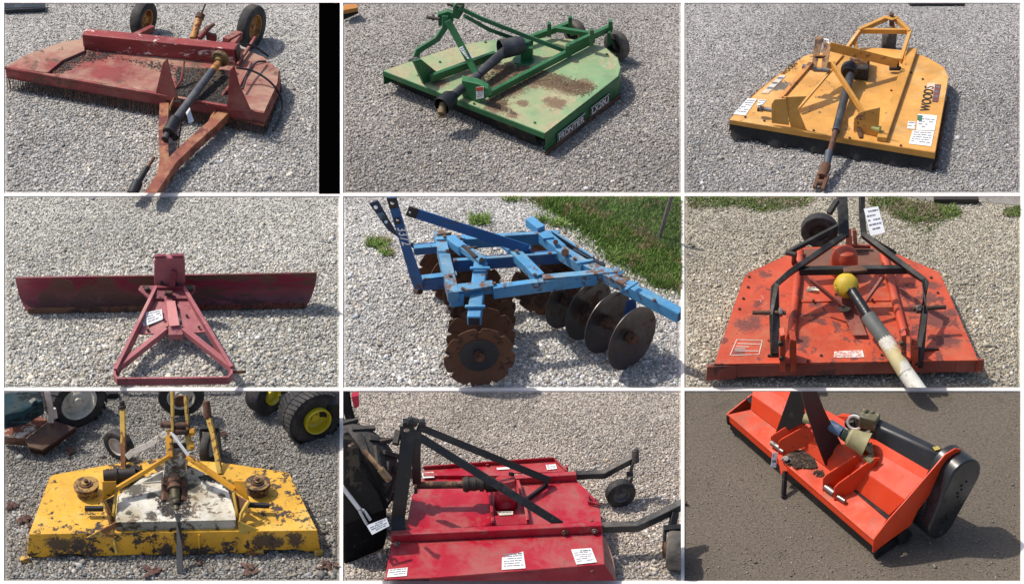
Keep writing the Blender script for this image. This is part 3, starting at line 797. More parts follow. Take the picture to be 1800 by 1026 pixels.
# ================================================================ bay 3: yellow cutter
def bay_c():
    set_bay(2, 0)
    R = thing('rotary_cutter', 'golden yellow cutter with white label sheets and a rusty black drive shaft', 'mower', W(830, 620))
    h = .19
    S = [(W(u, v, h), r) for u, v, r in ((520, 450, .085), (500, 462, .05))]
    yel = paint('golden_paint', (.62, .30, .055), (.20, .10, .05), .10, 14, (.60, .36, .12), .3, 3, rough=.45)
    deckm = paint('golden_deck', (.66, .33, .075), (.22, .12, .06), .08, 11, (.64, .42, .17), .35, 2.5, rough=.5, spots=S, spotcol=(.09, .09, .09))
    edge = paint('golden_rusty', (.50, .20, .04), (.16, .07, .035), .45, 12, rough=.6)
    top = [(248, 628), (390, 482), (560, 350), (650, 292), (850, 258), (1000, 250), (1200, 268), (1300, 308), (1378, 356), (1402, 405), (1396, 445), (1332, 802)]
    P = [W(u, v, h) for u, v in top]
    MB().plate(P, Z * -.012).build('deck', deckm, R)
    fl, fr = P[0], P[11]; d = (fr - fl).normalized(); n = d.cross(Z); n = -n if n.y > 0 else n
    MB().plate([fl + n * .002, fr + n * .002, fr + n * .002 - Z * .062, fl + n * .002 - Z * .045], n * .01).build('front_lip', yel, R)
    MB().wall([P[i] for i in (11, 10, 9, 8)], h - .001, .08, .012).build('side_skirt', edge, R)
    MB().wall([P[i] for i in (2, 1, 0)], h - .001, .06, .012).build('side_skirt', edge, R)
    MB().bar(P[11] + Vector((.02, 0, -.155)), P[10] + Vector((.02, 0, -.155)), .02, .05).build('skid_shoe', RUST, R)
    # rubber curtain, torn
    r = random.Random(8); c = MB()
    K = 60; vs = []; fs = []
    for k in range(K + 1):
        p = fl.lerp(fr, .01 + .985 * k / K) - n * .004
        o = n * (.03 + .02 * math.sin(k * .55) + r.uniform(-.012, .012))
        lo = .012 + (.03 if k < 10 else .012) * r.random()
        q = Vector((p.x, p.y, lo)) + o; mm = Vector((p.x, p.y, .08)) + o * .4 + n * r.uniform(-.006, .006)
        e = -n * .006
        vs += [p - Z * .05, mm, q, q + e, mm + e, p - Z * .05 + e]
    for k in range(K):
        for w in range(6): fs.append((6 * k + w, 6 * k + 6 + w, 6 * k + 6 + (w + 1) % 6, 6 * k + (w + 1) % 6))
    fs += [tuple(range(6)), tuple(6 * K + 5 - w for w in range(6))]
    c.add(vs, fs)
    c.build('rubber_curtain', rubber('curtain_rubber', (.012, .012, .013), (.05, .045, .04), .3), R, bevel=0)
    MB().tube([W(395, 690, .05), W(620, 790, .012), W(860, 822, .012), W(1120, 840, .012), W(1320, 895, .01)], .006, 6, 3).tube([W(1100, 780, .08), W(1210, 850, .03), W(1325, 895, .012)], .006, 6, 2).build('cable', BLK2, R, bevel=0)
    VQ = VP(W(880, 690, h), W(1030, 722, h))
    # rails
    MB().bar(W(1050, 735, .215), W(1212, 264, .215), .085, .045).build('rail', yel, R, bevel=.006)
    MB().bar(W(612, 560, .20), W(845, 290, .20), .018, .02).build('rail', yel, R)
    VL = VP(W(560, 668, h), W(655, 688, h))
    MB().plate([VL(u, v) for u, v in ((532, 512), (655, 508), (606, 572), (655, 690), (570, 670))], Vector((0, .012, 0))).build('hitch_bracket', yel, R)
    VM = VP(W(468, 655, h) - Vector((0, .02, 0)), W(560, 665, h) - Vector((0, .02, 0)))
    MB().plate([VM(u, v) for u, v in ((468, 552), (485, 525), (545, 520), (562, 662), (470, 650))], Vector((0, .012, 0))).build('hitch_bracket', yel, R)
    MB().plate([VQ(u, v) for u, v in ((1042, 566), (940, 590), (905, 625), (900, 690), (1030, 722))], Vector((0, .012, 0))).build('hitch_bracket', yel, R)
    MB().plate([W(905, 610, .235), W(868, 632, .215), W(850, 640, h + .004), W(905, 700, h + .004)], Vector((0, .01, 0))).build('hitch_gusset', yel, R)
    MB().rod(W(395, 572, .27), W(545, 590, .27), .02).rod(W(395, 572, .27), W(425, 576, .27), .028).build('hitch_pin', STEEL, R)
    MB().rod(W(905, 645, .26), W(1010, 672, .26), .022).bar(W(920, 650, .25), W(940, 730, .19), .03, .03).build('hitch_pin', RUST, R)
    MB().rod(W(1000, 670, .262), W(1042, 682, .262), .03).build('pin_cap', paint('lime_cap', (.50, .48, .16), None, rough=.5), R)
    # mast
    MB().bar(W(498, 545, .30), W(682, 335, .50), .05, .035, Vector((0, .4, 1))).build('mast_leg', edge, R)
    MB().bar(W(612, 572, .24), W(785, 370, .42), .022, .02).build('mast_stay', yel, R)
    MB().bar(W(785, 335, .46), W(950, 592, .26), .05, .025, Vector((0, 1, .3))).build('mast_leg', yel, R)
    brn = paint('brown_yellow', (.28, .13, .04), (.08, .045, .03), .4, 12, rough=.6)
    MB().plate([W(700, 205, .60), W(738, 195, .62), W(720, 300, .50), W(700, 375, .42), W(678, 375, .42), W(690, 290, .5)], Vector((0, .02, 0))).build('mast_head', brn, R)
    MB().plate([W(742, 215, .60), W(782, 245, .58), W(768, 330, .48), W(755, 385, .42), W(730, 380, .42), W(740, 300, .5)], Vector((0, .02, 0))).build('mast_head', brn, R)
    MB().rod(W(630, 352, .45), W(700, 358, .45), .022).rod(W(690, 368, .43), W(775, 372, .43), .02).build('top_pin', STEEL, R)
    MB().bar(W(770, 245, .57), W(1132, 335, .30), .012, .085, Z).build('brace', yel, R)
    MB().rod(W(1135, 310, .33), W(1135, 370, .22), .012).rod(W(1090, 362, .23), W(1150, 362, .23), .02).build('brace_bolt', DARK, R)
    price_tag([W(727, 200, .60), W(770, 208, .60), W(778, 270, .54), W(745, 272, .54)], 'crumpled white tag on the mast of the golden yellow cutter', lines=2)
    MB().bar(W(700, 300, .50), W(772, 300, .50), .02, .03).build('mast_spacer', brn, R)
    MB().plate([W(655, 335, .46), W(700, 335, .46), W(690, 372, .42), W(650, 372, .42)], Vector((0, .02, 0))).build('mast_lug', yel, R)
    MB().plate([W(745, 335, .46), W(805, 330, .46), W(800, 365, .42), W(750, 385, .42)], Vector((0, .02, 0))).build('mast_lug', yel, R)
    # gearbox and shaft
    MB().plate([W(885, 420, h), W(978, 428, h), W(985, 340, h), W(890, 320, h)], Z * .12).build('gearbox', DARK, R, bevel=.015)
    MB().plate([W(880, 338, .31), W(975, 338, .31), W(978, 318, .34), W(884, 312, .34)], Vector((0, .04, .0))).build('gearbox_lid', brn, R)
    MB().lathe(W(885, 345, .33), W(870, 400, .33) - W(885, 345, .33), [(0, 0), (.05, 0), (.052, .03), (.074, .05), (.074, .10), (.055, .12), (.06, .15), (0, .15)], 26).build('shaft_bell', BLK2, R)
    MB().rod(W(885, 395, .32), W(808, 692, .24), .037, .034).build('shaft_guard', paint('shaft_black', (.03, .034, .042), None, dust=(.12, .12, .12), damt=.4, rough=.5), R)
    MB().rod(W(808, 688, .24), W(775, 805, .17), .024).build('inner_shaft', RUST, R)
    MB().rod(W(772, 800, .17), W(757, 885, .12), .034, .03).build('shaft_collar', paint('slate_blue', (.07, .09, .12), (.12, .07, .05), .3, 14), R)
    MB().rod(W(757, 870, .13), W(735, 935, .09), .044).bar(W(720, 915, .10), W(695, 990, .04), .03, .04).bar(W(765, 925, .10), W(738, 1000, .04), .03, .04).rod(W(695, 960, .06), W(760, 965, .06), .028).build('universal_joint', RUST, R)
    # tail frame with caster
    MB().bar(W(868, 255, .24), W(935, 165, .33), .03, .045).bar(W(912, 262, .22), W(914, 185, .31), .03, .03, Vector((0, 1, 0))).build('tail_post', yel, R)
    MB().bar(W(1150, 320, .22), W(1198, 170, .33), .03, .045).build('tail_post', yel, R)
    MB().bar(W(930, 163, .33), W(1188, 166, .33), .03, .045).build('tail_crossbar', yel, R)
    MB().bar(W(930, 163, .335), W(1080, 95, .37), .035, .045).bar(W(1195, 170, .335), W(1118, 95, .37), .035, .045).build('tail_frame', yel, R)
    MB().plate([W(1062, 92, .39), W(1105, 84, .39), W(1140, 95, .39), W(1105, 106, .39)], Z * -.012).build('caster_plate', yel, R)
    MB().rod(W(1102, 100, .36), W(1102, 72, .42), .02).rod(W(1102, 135, .30), W(1102, 104, .36), .022).build('caster_bolt', RUST, R)
    cc = W(1088, 215, .125)
    t = tyre('tyre', cc, Vector((1, -.15, 0)), .125, .13, DTYRE, R, .5)
    rim(cc, Vector((1, -.15, 0)), .0625, .12, RUST, t)
    MB().bar(W(1110, 130, .31), W(1112, 240, .10), .03, .04, Vector((0, 1, 0))).build('caster_fork', edge, R)
    bolts(R, RUST, [(1205, 385, h), (1265, 420, h), (1120, 605, h), (700, 460, h), (690, 690, h), (880, 730, h), (1150, 770, h), (430, 640, h), (330, 620, h), (1100, 480, h)], .010)
    # sheets and words
    decal([W(342, 522, h), W(392, 525, h), W(330, 612, h), W(268, 604, h)], R, WHITE, INK, 6, seed=3)
    decal([W(400, 527, h), W(442, 530, h), W(424, 552, h), W(392, 560, h)], R, WHITE, INK, 2, seed=4)
    decal([W(1240, 604, h), W(1342, 612, h), W(1328, 692, h), W(1232, 688, h)], R, WHITE, INK, 5, seed=5)
    decal([W(1212, 690, h), W(1326, 696, h), W(1310, 774, h), W(1192, 760, h)], R, WHITE, INK, 5, seed=6)
    decal([W(1188, 642, h), W(1228, 645, h), W(1224, 684, h), W(1184, 680, h)], R, WHITE, INK, 2, seed=7)
    decal([W(1238, 612, h), W(1262, 614, h), W(1260, 640, h), W(1236, 638, h)], R, paint('green_print', (.05, .16, .10), None), None, 0, name='sticker', lift=.008)
    decal([W(1330, 448, h), W(1362, 448, h), W(1346, 540, h), W(1315, 538, h)], R, paint('plum_sticker', (.16, .06, .06), (.3, .14, .08), .3, 30, rough=.6), INK, 3, seed=8)
    decal([W(1290, 440, h), W(1332, 440, h), W(1326, 478, h), W(1284, 476, h)], R, paint('faded_sticker', (.68, .50, .36), None), None, 0)
    a, b = W(1300, 588, h + .004), W(1322, 472, h + .004)
    text('WOODS', a, b - a, W(1290, 590, h) - W(1330, 590, h), .115, DINK, R, sx=(b - a).length / (.115 * 3.45))
    a, b = W(430, 492, h + .004), W(545, 392, h + .004)
    decal([W(512, 400, h), W(545, 402, h), W(448, 498, h), W(412, 494, h)], R, paint('worn_white', (.6, .55, .48), (.6, .33, .1), .4, 18), INK, 3, seed=11)
    a, b = W(536, 395, h + .004), W(600, 342, h + .004)
    text('WOODS', a, b - a, W(500, 340, h) - W(600, 420, h), .06, DINK, R, sx=(b - a).length / (.06 * 3.45))
    t = MB().plate([W(1190, 14, .02), W(1490, 16, .02), W(1488, 24, .02), W(1200, 24, .02)], Z * -.02).build('steel_bar', BLK, None)
    tag(t, 'dark steel bar lying at the back of the yellow cutter\'s gravel bay', 'bar')
bay_c()

# ================================================================ bay 4: rear blade
def bay_d():
    set_bay(0, 1)
    R = thing('rear_blade', 'long dull red grader blade with a pink triangular hitch frame and white tag', 'grader blade', W(880, 640))
    pink = paint('pink_red', (.36, .105, .12), (.14, .05, .045), .10, 14, (.45, .22, .20), .35, 3, rough=.55)
    pinkL = paint('light_pink', (.58, .22, .22), (.3, .1, .09), .12, 14, rough=.5)
    mar = paint('maroon', (.20, .028, .045), (.09, .045, .035), .15, 10, rough=.45)
    S = [(W(u, v, (600 - v) / 546), r) for u, v, r in ((330, 480, .12), (480, 520, .12), (600, 560, .14), (250, 560, .10), (430, 590, .12), (680, 590, .12), (1410, 460, .08), (170, 590, .07), (560, 450, .08), (1560, 500, .04), (330, 595, .1), (230, 590, .08), (900, 560, .14), (760, 470, .08), (1000, 540, .1), (1180, 430, .06), (700, 450, .05))]
    bolts(R, DARK, [(760, 488, .31), (1000, 488, .31), (845, 545, .255), (865, 660, .21), (985, 640, .215), (1050, 700, .19), (780, 715, .185)], .011)
    bm_ = paint('blade_maroon', (.23, .018, .050), (.11, .05, .04), .38, 6, (.17, .09, .07), .5, 3, rough=.42, spots=S, spotcol=(.12, .055, .04), stretch=(.5, 1, 1.8))
    # curved mouldboard between its two end profiles
    def prof(P): return [W(u, v, (f - v) / 546) for u, v, f in P]
    A = prof([(80, 440, 622), (86, 470, 606), (94, 505, 598), (106, 545, 600), (124, 585, 612), (150, 628, 634)])
    B = prof([(1672, 414, 600), (1670, 445, 580), (1662, 480, 572), (1650, 520, 574), (1634, 558, 586), (1610, 600, 606)])
    n = 48; m = MB(); vs = []; fs = []; k = len(A)
    for i in range(n + 1):
        t = i / n
        for a, b in zip(A, B): vs.append(a.lerp(b, t))
    off = Vector((0, .012, .003))
    N0 = len(vs); vs += [p + off for p in vs]
    for i in range(n):
        for j in range(k - 1):
            a = i * k + j
            fs.append((a, a + k, a + k + 1, a + 1)); fs.append((N0 + a, N0 + a + 1, N0 + a + k + 1, N0 + a + k))
        for e in (0, k - 1):
            a = i * k + e; fs.append((a, N0 + a, N0 + a + k, a + k))
    for i in (0, n):
        for j in range(k - 1):
            a = i * k + j; fs.append((a, a + 1, N0 + a + 1, N0 + a))
    m.add(vs, fs).build('moldboard', bm_, R, bevel=0, angle=50)
    e0, e1 = A[-1], B[-1]
    MB().plate([e0 + Vector((0, -.006, .055)), e1 + Vector((0, -.006, .055)), e1 + Vector((0, -.008, .004)), e0 + Vector((0, -.008, .004))], Vector((0, .008, 0))).build('cutting_edge', RUST, R)
    r = random.Random(5); mm = MB()
    for i in range(34):
        u = 1050 + i * 16.5; t = (u - 150) / (1610 - 150); p = e0.lerp(e1, t) + Vector((0, -.012, 0))
        l = r.uniform(.015, .045)
        mm.plate([p + Z * .03, p + Vector((r.uniform(.006, .014), 0, .03)), p + Vector((r.uniform(.0, .02), -.01, .03 + l)), p + Vector((-.004, -.01, .03 + l))], Vector((0, .004, 0)))
    mm.build('scrape_marks', mar, R, bevel=0, label='fresh red streaks along the lower right edge')
    # pivot plate and turntable
    pf = VP(W(812, 480, .30), W(975, 480, .30))
    MB().plate([pf(812, 350), pf(822, 334), pf(962, 334), pf(972, 350), pf(975, 470), pf(920, 484), pf(812, 476)], Vector((0, .05, 0))).build('pivot_plate', pink, R, bevel=.008)
    MB().plate([pf(818, 338), pf(868, 332), pf(872, 322), pf(812, 326)], Vector((0, .03, 0))).plate([pf(905, 330), pf(968, 334), pf(968, 322), pf(900, 322)], Vector((0, .03, 0))).build('plate_notch', mar, R)
    MB().bar(pf(918, 395) - Vector((0, .02, 0)), pf(910, 470) - Vector((0, .03, 0)), .04, .03, Vector((0, 1, 0)), .05, .05).build('latch', mar, R)
    for u, v in ((850, 462), (932, 470)): MB().rod(pf(u, v) - Vector((0, .02, 0)), pf(u, v), .013).build('bolt', DARK, R)
    MB().plate([W(740, 478, .30), W(1028, 478, .30), W(1030, 498, .30), W(985, 548, .26), W(785, 548, .26), W(728, 498, .30)], Z * -.02).build('turntable', mar, R)
    for u, v in ((775, 500), (1005, 498)): MB().rod(W(u, v, .30), W(u, v, .30) + Z * .02, .022).build('bolt', DARK, R)
    MB().bar(W(828, 492, .30), W(968, 492, .30), .03, .035).build('hinge_bar', mar, R)
    MB().bar(W(870, 520, .30), W(910, 520, .30), .035, .03).build('hinge_block', RUST, R)
    # triangular frame
    h0, h1 = .27, .12
    for a, b in (((828, 498), (612, 938)), ((966, 498), (1222, 925))):
        MB().bar(W(*a, h0), W(*b, h1), .028, .085).build('side_rail', pink, R)
    MB().plate([W(838, 530, .25), W(880, 528, .25), W(890, 690, .19), W(815, 733, .17), W(728, 733, .17)], Z * -.01).build('gusset_plate', pink, R)
    MB().plate([W(925, 528, .25), W(972, 530, .25), W(1092, 722, .17), W(1012, 728, .17), W(962, 690, .19)], Z * -.01).build('gusset_plate', pink, R)
    MB().bar(W(886, 545, .25), W(912, 690, .20), .06, .04).build('centre_bar', pink, R)
    MB().plate([W(878, 560, .28), W(924, 558, .28), W(948, 688, .225), W(893, 692, .225)], Z * -.006).build('pad', pinkL, R)
    MB().plate([W(888, 692, .21), W(958, 688, .21), W(966, 738, .17), W(888, 738, .17)], Z * -.05).build('centre_block', pink, R)
    MB().bar(W(876, 712, .18), W(616, 920, .12), .045, .05, Z).build('v_brace', pink, R)
    MB().bar(W(968, 712, .18), W(1222, 915, .12), .045, .05, Z).build('v_brace', pink, R)
    MB().bar(W(742, 730, .15), W(888, 722, .15), .012, .03).bar(W(960, 722, .15), W(1080, 722, .15), .012, .03).build('cross_strap', pink, R)
    pts = [W(*p, .11) for p in ((610, 905), (606, 962), (622, 984), (900, 982), (1202, 978), (1222, 958), (1224, 908))]
    MB().poly(pts, .02, .065).build('front_hoop', pink, R)
    MB().rod(W(1222, 935, .11), W(1296, 932, .10), .012).build('hitch_pin', RUST, R)
    price_tag([W(768, 622, .24), W(852, 604, .24), W(860, 656, .21), W(775, 690, .21)], 'white paper tag, upper of the two lying on the pink hitch frame', seed=4)
    price_tag([W(742, 648, .22), W(820, 640, .22), W(858, 662, .20), W(760, 704, .20)], 'white paper tag mostly covered by another on the pink hitch frame', seed=5)
bay_d()

# ================================================================ bay 5: blue disc harrow
def bay_e():
    set_bay(1, 1)
    R = thing('disc_harrow', 'blue disc harrow with rusty scalloped front discs and smooth rear discs', 'harrow', W(900, 700))
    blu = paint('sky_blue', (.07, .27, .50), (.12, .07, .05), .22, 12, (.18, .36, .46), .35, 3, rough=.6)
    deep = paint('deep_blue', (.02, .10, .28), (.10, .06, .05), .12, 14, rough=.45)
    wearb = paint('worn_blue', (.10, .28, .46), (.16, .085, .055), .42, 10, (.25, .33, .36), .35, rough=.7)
    disc_rust = paint('disc_rust', (.135, .06, .032), (.05, .028, .02), .4, 14, (.20, .11, .07), .3, 5, rough=.8)
    disc_steel = paint('disc_worn', (.10, .095, .095), (.13, .075, .05), .30, 7, (.06, .065, .075), .4, 4, rough=.38, metal=.55)
    hubc = paint('disc_blue_black', (.012, .018, .03), (.08, .05, .04), .15, 14, rough=.45)
    H = .62
    def disc(c, ax, R_, notch, tone=disc_rust, hub=True):
        ax = ax.normalized()
        rf = (lambda r, a: r * (1 - (.15 * max(0, math.cos(9 * a)) ** 9 if r > R_ * .8 else 0))) if notch else None
        prof = [(0, -.045), (R_ * .30, -.043), (R_ * .62, -.028), (R_ * .85, -.010), (R_, .006), (R_, .012), (R_ * .85, -.003), (R_ * .62, -.020), (R_ * .30, -.035), (0, -.037)]
        d = MB().lathe(c, ax, prof, 80, rf).build('disc_blade', tone, R, bevel=0)
        if hub:
            MB().lathe(c, ax, [(0, -.0325), (R_ * .52, -.0225), (R_ * .54, -.0195), (0, -.029)], 36).build('centre_patch', hubc, d, bevel=0)
            MB().rod(c - ax * .035, c + ax * .012, .045, .04, 20).rod(c, c + ax * .03, .024, n=6).build('hub_nut', disc_rust, d)
        return d
    # front gangs (scalloped)
    axf = Vector((.10, -1, .0))
    g1 = [(728, 856, .262), (735, 742, .262), (742, 660, .262), (748, 590, .25)]
    for i, (u, v, hh) in enumerate(g1): disc(W(u, v, hh), axf, (.268, .262, .255, .25)[i], True, hub=i == 0)
    MB().rod(W(728, 856, .262), W(752, 545, .262), .03).build('gang_axle', disc_rust, R)
    axb = Vector((.35, -1, 0))
    for u, v, hh, rr in ((690, 500, .25, .24), (615, 430, .25, .235), (545, 378, .25, .22)): disc(W(u, v, hh), axb, rr, True, hub=False)
    MB().rod(W(690, 500, .25), W(530, 366, .25), .03).build('gang_axle', disc_rust, R)
    # rear gang (smooth)
    axr = Vector((.70, -.71, 0))
    for u, v, hh, rr in ((1528, 755, .262, .262), (1402, 672, .262, .255), (1298, 606, .262, .25), (1186, 556, .26, .235)):
        c = W(u, v, hh)
        disc(c, axr, rr, False, disc_steel, hub=False)
        MB().rod(c - axr.normalized() * .02, c + axr.normalized() * .05, .05, .038, 20).build('hub_nut', disc_rust, R)
    MB().rod(W(1528, 755, .262), W(1180, 548, .262), .032).build('gang_axle', disc_rust, R)
    axq = Vector((-.35, -1, 0))
    for u, v, hh, rr in ((1105, 440, .26, .25), (1045, 500, .26, .23), (1000, 300, .24, .2)): disc(W(u, v, hh), axq, rr, True, hub=False)
    MB().rod(W(1040, 520, .26), W(1110, 420, .26), .03).build('gang_axle', disc_rust, R)
    # scraper plate between rear discs
    MB().plate([W(1505, 560, .45), W(1556, 548, .45), W(1556, 600, .36), W(1500, 690, .25), W(1470, 700, .25)], Vector((.0, .01, 0))).build('gang_hanger', deep, R)
    # main frame
    def B(a, b, w, t, mat, name='frame_bar', h=H, h2=None, up=Z): return MB().bar(W(*a, h), W(*b, h if h2 is None else h2), w, t, up).build(name, mat, R)
    B((800, 512), (1345, 438), .055, .10, blu, h=H - .03)
    B((570, 512), (800, 486), .07, .08, wearb, h=H - .02)
    MB().plate([W(600, 495, H + .03), W(800, 462, H + .03), W(808, 478, H + .03), W(610, 512, H + .03)], Z * -.012).build('top_plate', wearb, R)
    B((515, 215), (592, 540), .085, .09, wearb, h=H - .02)
    MB().plate([W(568, 512, H), W(640, 505, H), W(650, 520, H), W(575, 528, H)], Z * -.12).build('corner_block', blu, R, bevel=.01)
    B((640, 250), (1060, 228), .06, .09, blu, h=H - .04)
    B((500, 232), (650, 226), .05, .02, blu, 'cap_strip', h=H + .03)
    MB().bar(W(860, 215, H + .02), W(1150, 198, H + .02), .04, .02).build('cap_strip', wearb, R)
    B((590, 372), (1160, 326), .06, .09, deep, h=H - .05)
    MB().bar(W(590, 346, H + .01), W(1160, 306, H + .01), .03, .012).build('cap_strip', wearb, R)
    B((905, 300), (1045, 442), .085, .07, blu, h=H + .0)
    MB().plate([W(840, 262, H + .03), W(880, 270, H + .03), W(950, 318, H + .03), W(915, 320, H + .03)], Z * -.03).build('brace_foot', blu, R)
    # connectors to the hitch
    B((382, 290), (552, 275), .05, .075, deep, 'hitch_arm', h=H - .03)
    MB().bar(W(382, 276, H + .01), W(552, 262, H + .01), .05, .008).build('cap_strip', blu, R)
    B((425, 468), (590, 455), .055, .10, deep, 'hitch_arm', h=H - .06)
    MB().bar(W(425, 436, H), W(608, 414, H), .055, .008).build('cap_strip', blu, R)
    # hitch masts (flat bars)
    def flat(pts, ref, th, mat, name):
        ref = -ref if ref.dot(CAM - pts[0]) > 0 else ref; m = MB(); m.plate(pts, ref * th); return m.build(name, mat, R)
    pl = VP(W(408, 560, .45), W(408, 560, .45) + Vector((1, -.25, 0)))
    near = flat([pl(372, 470), pl(330, 330), pl(238, 18), pl(288, 16), pl(360, 262), pl(420, 440), pl(430, 498), pl(390, 500)], pl.n, .014, deep, 'hitch_mast')
    pk = VP(W(408, 560, .45) - Vector((0, .004, 0)), W(408, 560, .45) + Vector((1, -.254, 0)))
    pf_ = lambda u, v: pl(u, v) + (CAM - pl(u, v)).normalized() * .004
    MB().plate([pf_(239, 20), pf_(289, 18), pf_(303, 66), pf_(256, 78)], pl.n * .002).build('worn_patch', DARK, near, bevel=0)
    MB().plate([pf_(276, 125), pf_(308, 120), pf_(314, 152), pf_(286, 160)], pl.n * .002).build('worn_patch', DARK, near, bevel=0)
    for u, v, r_ in ((270, 42, .016), (297, 132, .012)): MB().rod(pf_(u, v), pf_(u, v) + (CAM - pl(u, v)).normalized() * .003, r_).build('bolt_hole', WHITE, near, bevel=0)
    xd = (pl(352, 320) - pl(305, 168)).normalized(); nn = (CAM - pl(330, 250)).normalized()
    yd = pl(360, 262) - pl(335, 275)
    text('3372', pf_(294, 172) , xd, yd, .105, WHITE, near, sx=.78, ext=.004)
    MB().rod(W(390, 505, .45), W(420, 505, .43), .03).build('hitch_pin', RUST, R)
    p2 = VP(W(360, 480, .30), W(360, 480, .30) + Vector((1, -.25, 0)))
    p2 = VP(W(385, 300, H - .05), W(385, 300, H - .05) + Vector((1, -.2, 0)))
    far = flat([p2(145, 48), p2(190, 32), p2(300, 220), p2(392, 268), p2(385, 290), p2(340, 255), p2(245, 188)], p2.n, .014, paint('navy', (.012, .03, .07), (.07, .05, .05), .2, 12), 'hitch_mast')
    g_ = lambda u, v: p2(u, v) + (CAM - p2(u, v)).normalized() * .006
    MB().plate([g_(185, 100), g_(218, 90), g_(238, 122), g_(206, 134)], p2.n * .002).build('worn_patch', paint('grey_blue', (.10, .18, .24), (.05, .04, .04), .3, 12), far, bevel=0)
    for u, v, r_ in ((182, 66, .016), (236, 144, .013)): MB().rod(g_(u, v), g_(u, v) + (CAM - p2(u, v)).normalized() * .003, r_).build('bolt_hole', WHITE, far, bevel=0)
    # long brace
    b0, b1 = W(348, 84, H + .34), W(985, 290, H + .04)
    MB().bar(b0, b1, .012, .085, Vector((0, .1, 1))).build('brace', deep, R)
    e = b0.lerp(b1, .085)
    br = MB().bar(b0 + Vector((0, -.003, .0)), e + Vector((0, -.003, 0)), .014, .088, Vector((0, .1, 1))).build('brace_end', DARK, R)
    MB().rod(W(362, 90, H + .335) - Vector((0, .015, 0)), W(362, 90, H + .335) - Vector((0, .012, .0)), .008).build('bolt_hole', WHITE, R, bevel=0)
    MB().bar(W(905, 288, H + .02), W(1000, 292, H + .02), .05, .05).build('brace_foot', deep, R)
    # gang tubes
    MB().bar(W(575, 240, H + .02), W(650, 300, H + .02), .075, .07).build('gang_tube', blu, R)
    MB().bar(W(650, 285, H + .05), W(745, 355, H + .05), .07, .05).build('gang_tube', wearb, R)
    m = MB().bar(W(736, 375, H), W(700, 668, H - .12), .105, .10); m.build('gang_tube', blu, R, bevel=.01)
    e0 = W(700, 690, H - .13)
    dd = (W(700, 668, H - .12) - W(736, 375, H)).normalized()
    MB().bar(W(700, 668, H - .12) + dd * .001, W(700, 668, H - .12) + dd * .004, .082, .076).build('tube_mouth', paint('tube_inside', (.01, .02, .04), None), R, bevel=0)
    for u, v, hh in ((734, 388, H), (708, 590, H - .09)):
        MB().bar(W(u - 54, v, hh + .055), W(u + 50, v, hh + .055), .025, .02).bar(W(u - 50, v, hh + .055), W(u - 50, v, hh - .10), .018, .018, Vector((0, 1, 0))).bar(W(u + 46, v, hh + .055), W(u + 46, v, hh - .10), .018, .018, Vector((0, 1, 0))).build('clamp', blu, R)
    MB().bar(W(640, 268, H + .08), W(712, 330, H + .08), .03, .015).bar(W(655, 290, H + .07), W(715, 278, H + .07), .02, .02).bar(W(505, 216, H + .04), W(580, 206, H + .04), .02, .02).build('clamp', DARK, R)
    MB().rod(W(740, 345, H + .06), W(740, 345, H + .09), .02).build('bolt', DARK, R)
    # rear beams
    m = MB().bar(W(990, 140, H + .03), W(1055, 190, H + .03), .07, .07); m.build('gang_tube', blu, R)
    MB().bar(W(1065, 220, H), W(1160, 300, H), .09, .085).build('gang_tube', blu, R)
    MB().bar(W(1150, 300, H), W(1285, 385, H), .09, .085).build('gang_tube', wearb, R)
    MB().bar(W(1275, 372, H), W(1500, 480, H - .02), .085, .08).build('gang_tube', wearb, R)
    MB().bar(W(1490, 480, H - .03), W(1790, 640, H - .10), .085, .095).build('gang_tube', blu, R, bevel=.008)
    MB().bar(W(1787, 638, H - .099), W(1792, 641, H - .101), .066, .072).build('tube_mouth', paint('tube_inside', (.01, .02, .04), None), R, bevel=0)
    MB().bar(W(1110, 208, H + .0), W(1245, 300, H - .02), .03, .05).bar(W(1225, 300, H), W(1385, 385, H - .02), .03, .06).build('outer_rail', paint('navy_rail', (.01, .022, .045), (.08, .06, .05), .15, 12), R)
    MB().bar(W(1110, 190, H + .04), W(1330, 330, H + .03), .02, .014).build('cap_strip', wearb, R)
    for a, b in (((1065, 230), (1118, 225)), ((1250, 360), (1330, 345)), ((1500, 500), (1560, 460))):
        MB().bar(W(*a, H + .05), W(*b, H + .05), .025, .016).bar(W(*a, H + .05), W(*a, H - .07), .016, .016, Vector((0, 1, 0))).build('clamp', blu, R)
    MB().bar(W(1060, 436, H + .03), W(1470, 398, H + .03), .06, .014).rod(W(1472, 412, H + .05), W(1472, 412, H - .02), .022).build('top_plate', wearb, R)
    MB().rod(W(1130, 250, H + .06), W(1130, 250, H + .09), .02).rod(W(1180, 305, H + .06), W(1180, 305, H + .08), .03).build('bolt', RUST, R)
    bolts(R, RUST, [(805, 470, H + .03), (640, 500, H + .03), (545, 222, H + .05), (560, 300, H + .03), (575, 430, H + .03), (1340, 420, H + .04), (1100, 312, H + .03), (700, 340, H + .02), (925, 300, H + .05), (1020, 425, H + .04), (1180, 205, H + .04), (600, 350, H + .03), (1230, 340, H + .05), (1420, 445, H + .03), (1650, 560, H - .02)], .015)
    # verge, tufts and wire fence
    gm = paint('verge_green', (.22, .34, .08), (.38, .34, .17), .42, 9, (.15, .24, .06), .3, 9, rough=.9)
    poly = [(1000, 8), (1800, 8), (1800, 500), (1660, 490), (1590, 385), (1430, 275), (1300, 195), (1180, 115), (1080, 55)]
    m = grass(poly, 34000, .05, 3)
    q = grass([(960, 5), (1080, 70), (1200, 150), (1400, 300), (1560, 420), (1800, 530), (1800, 470), (1500, 300), (1200, 90)], 3500, .04, 18); m.add(q.v, q.f)
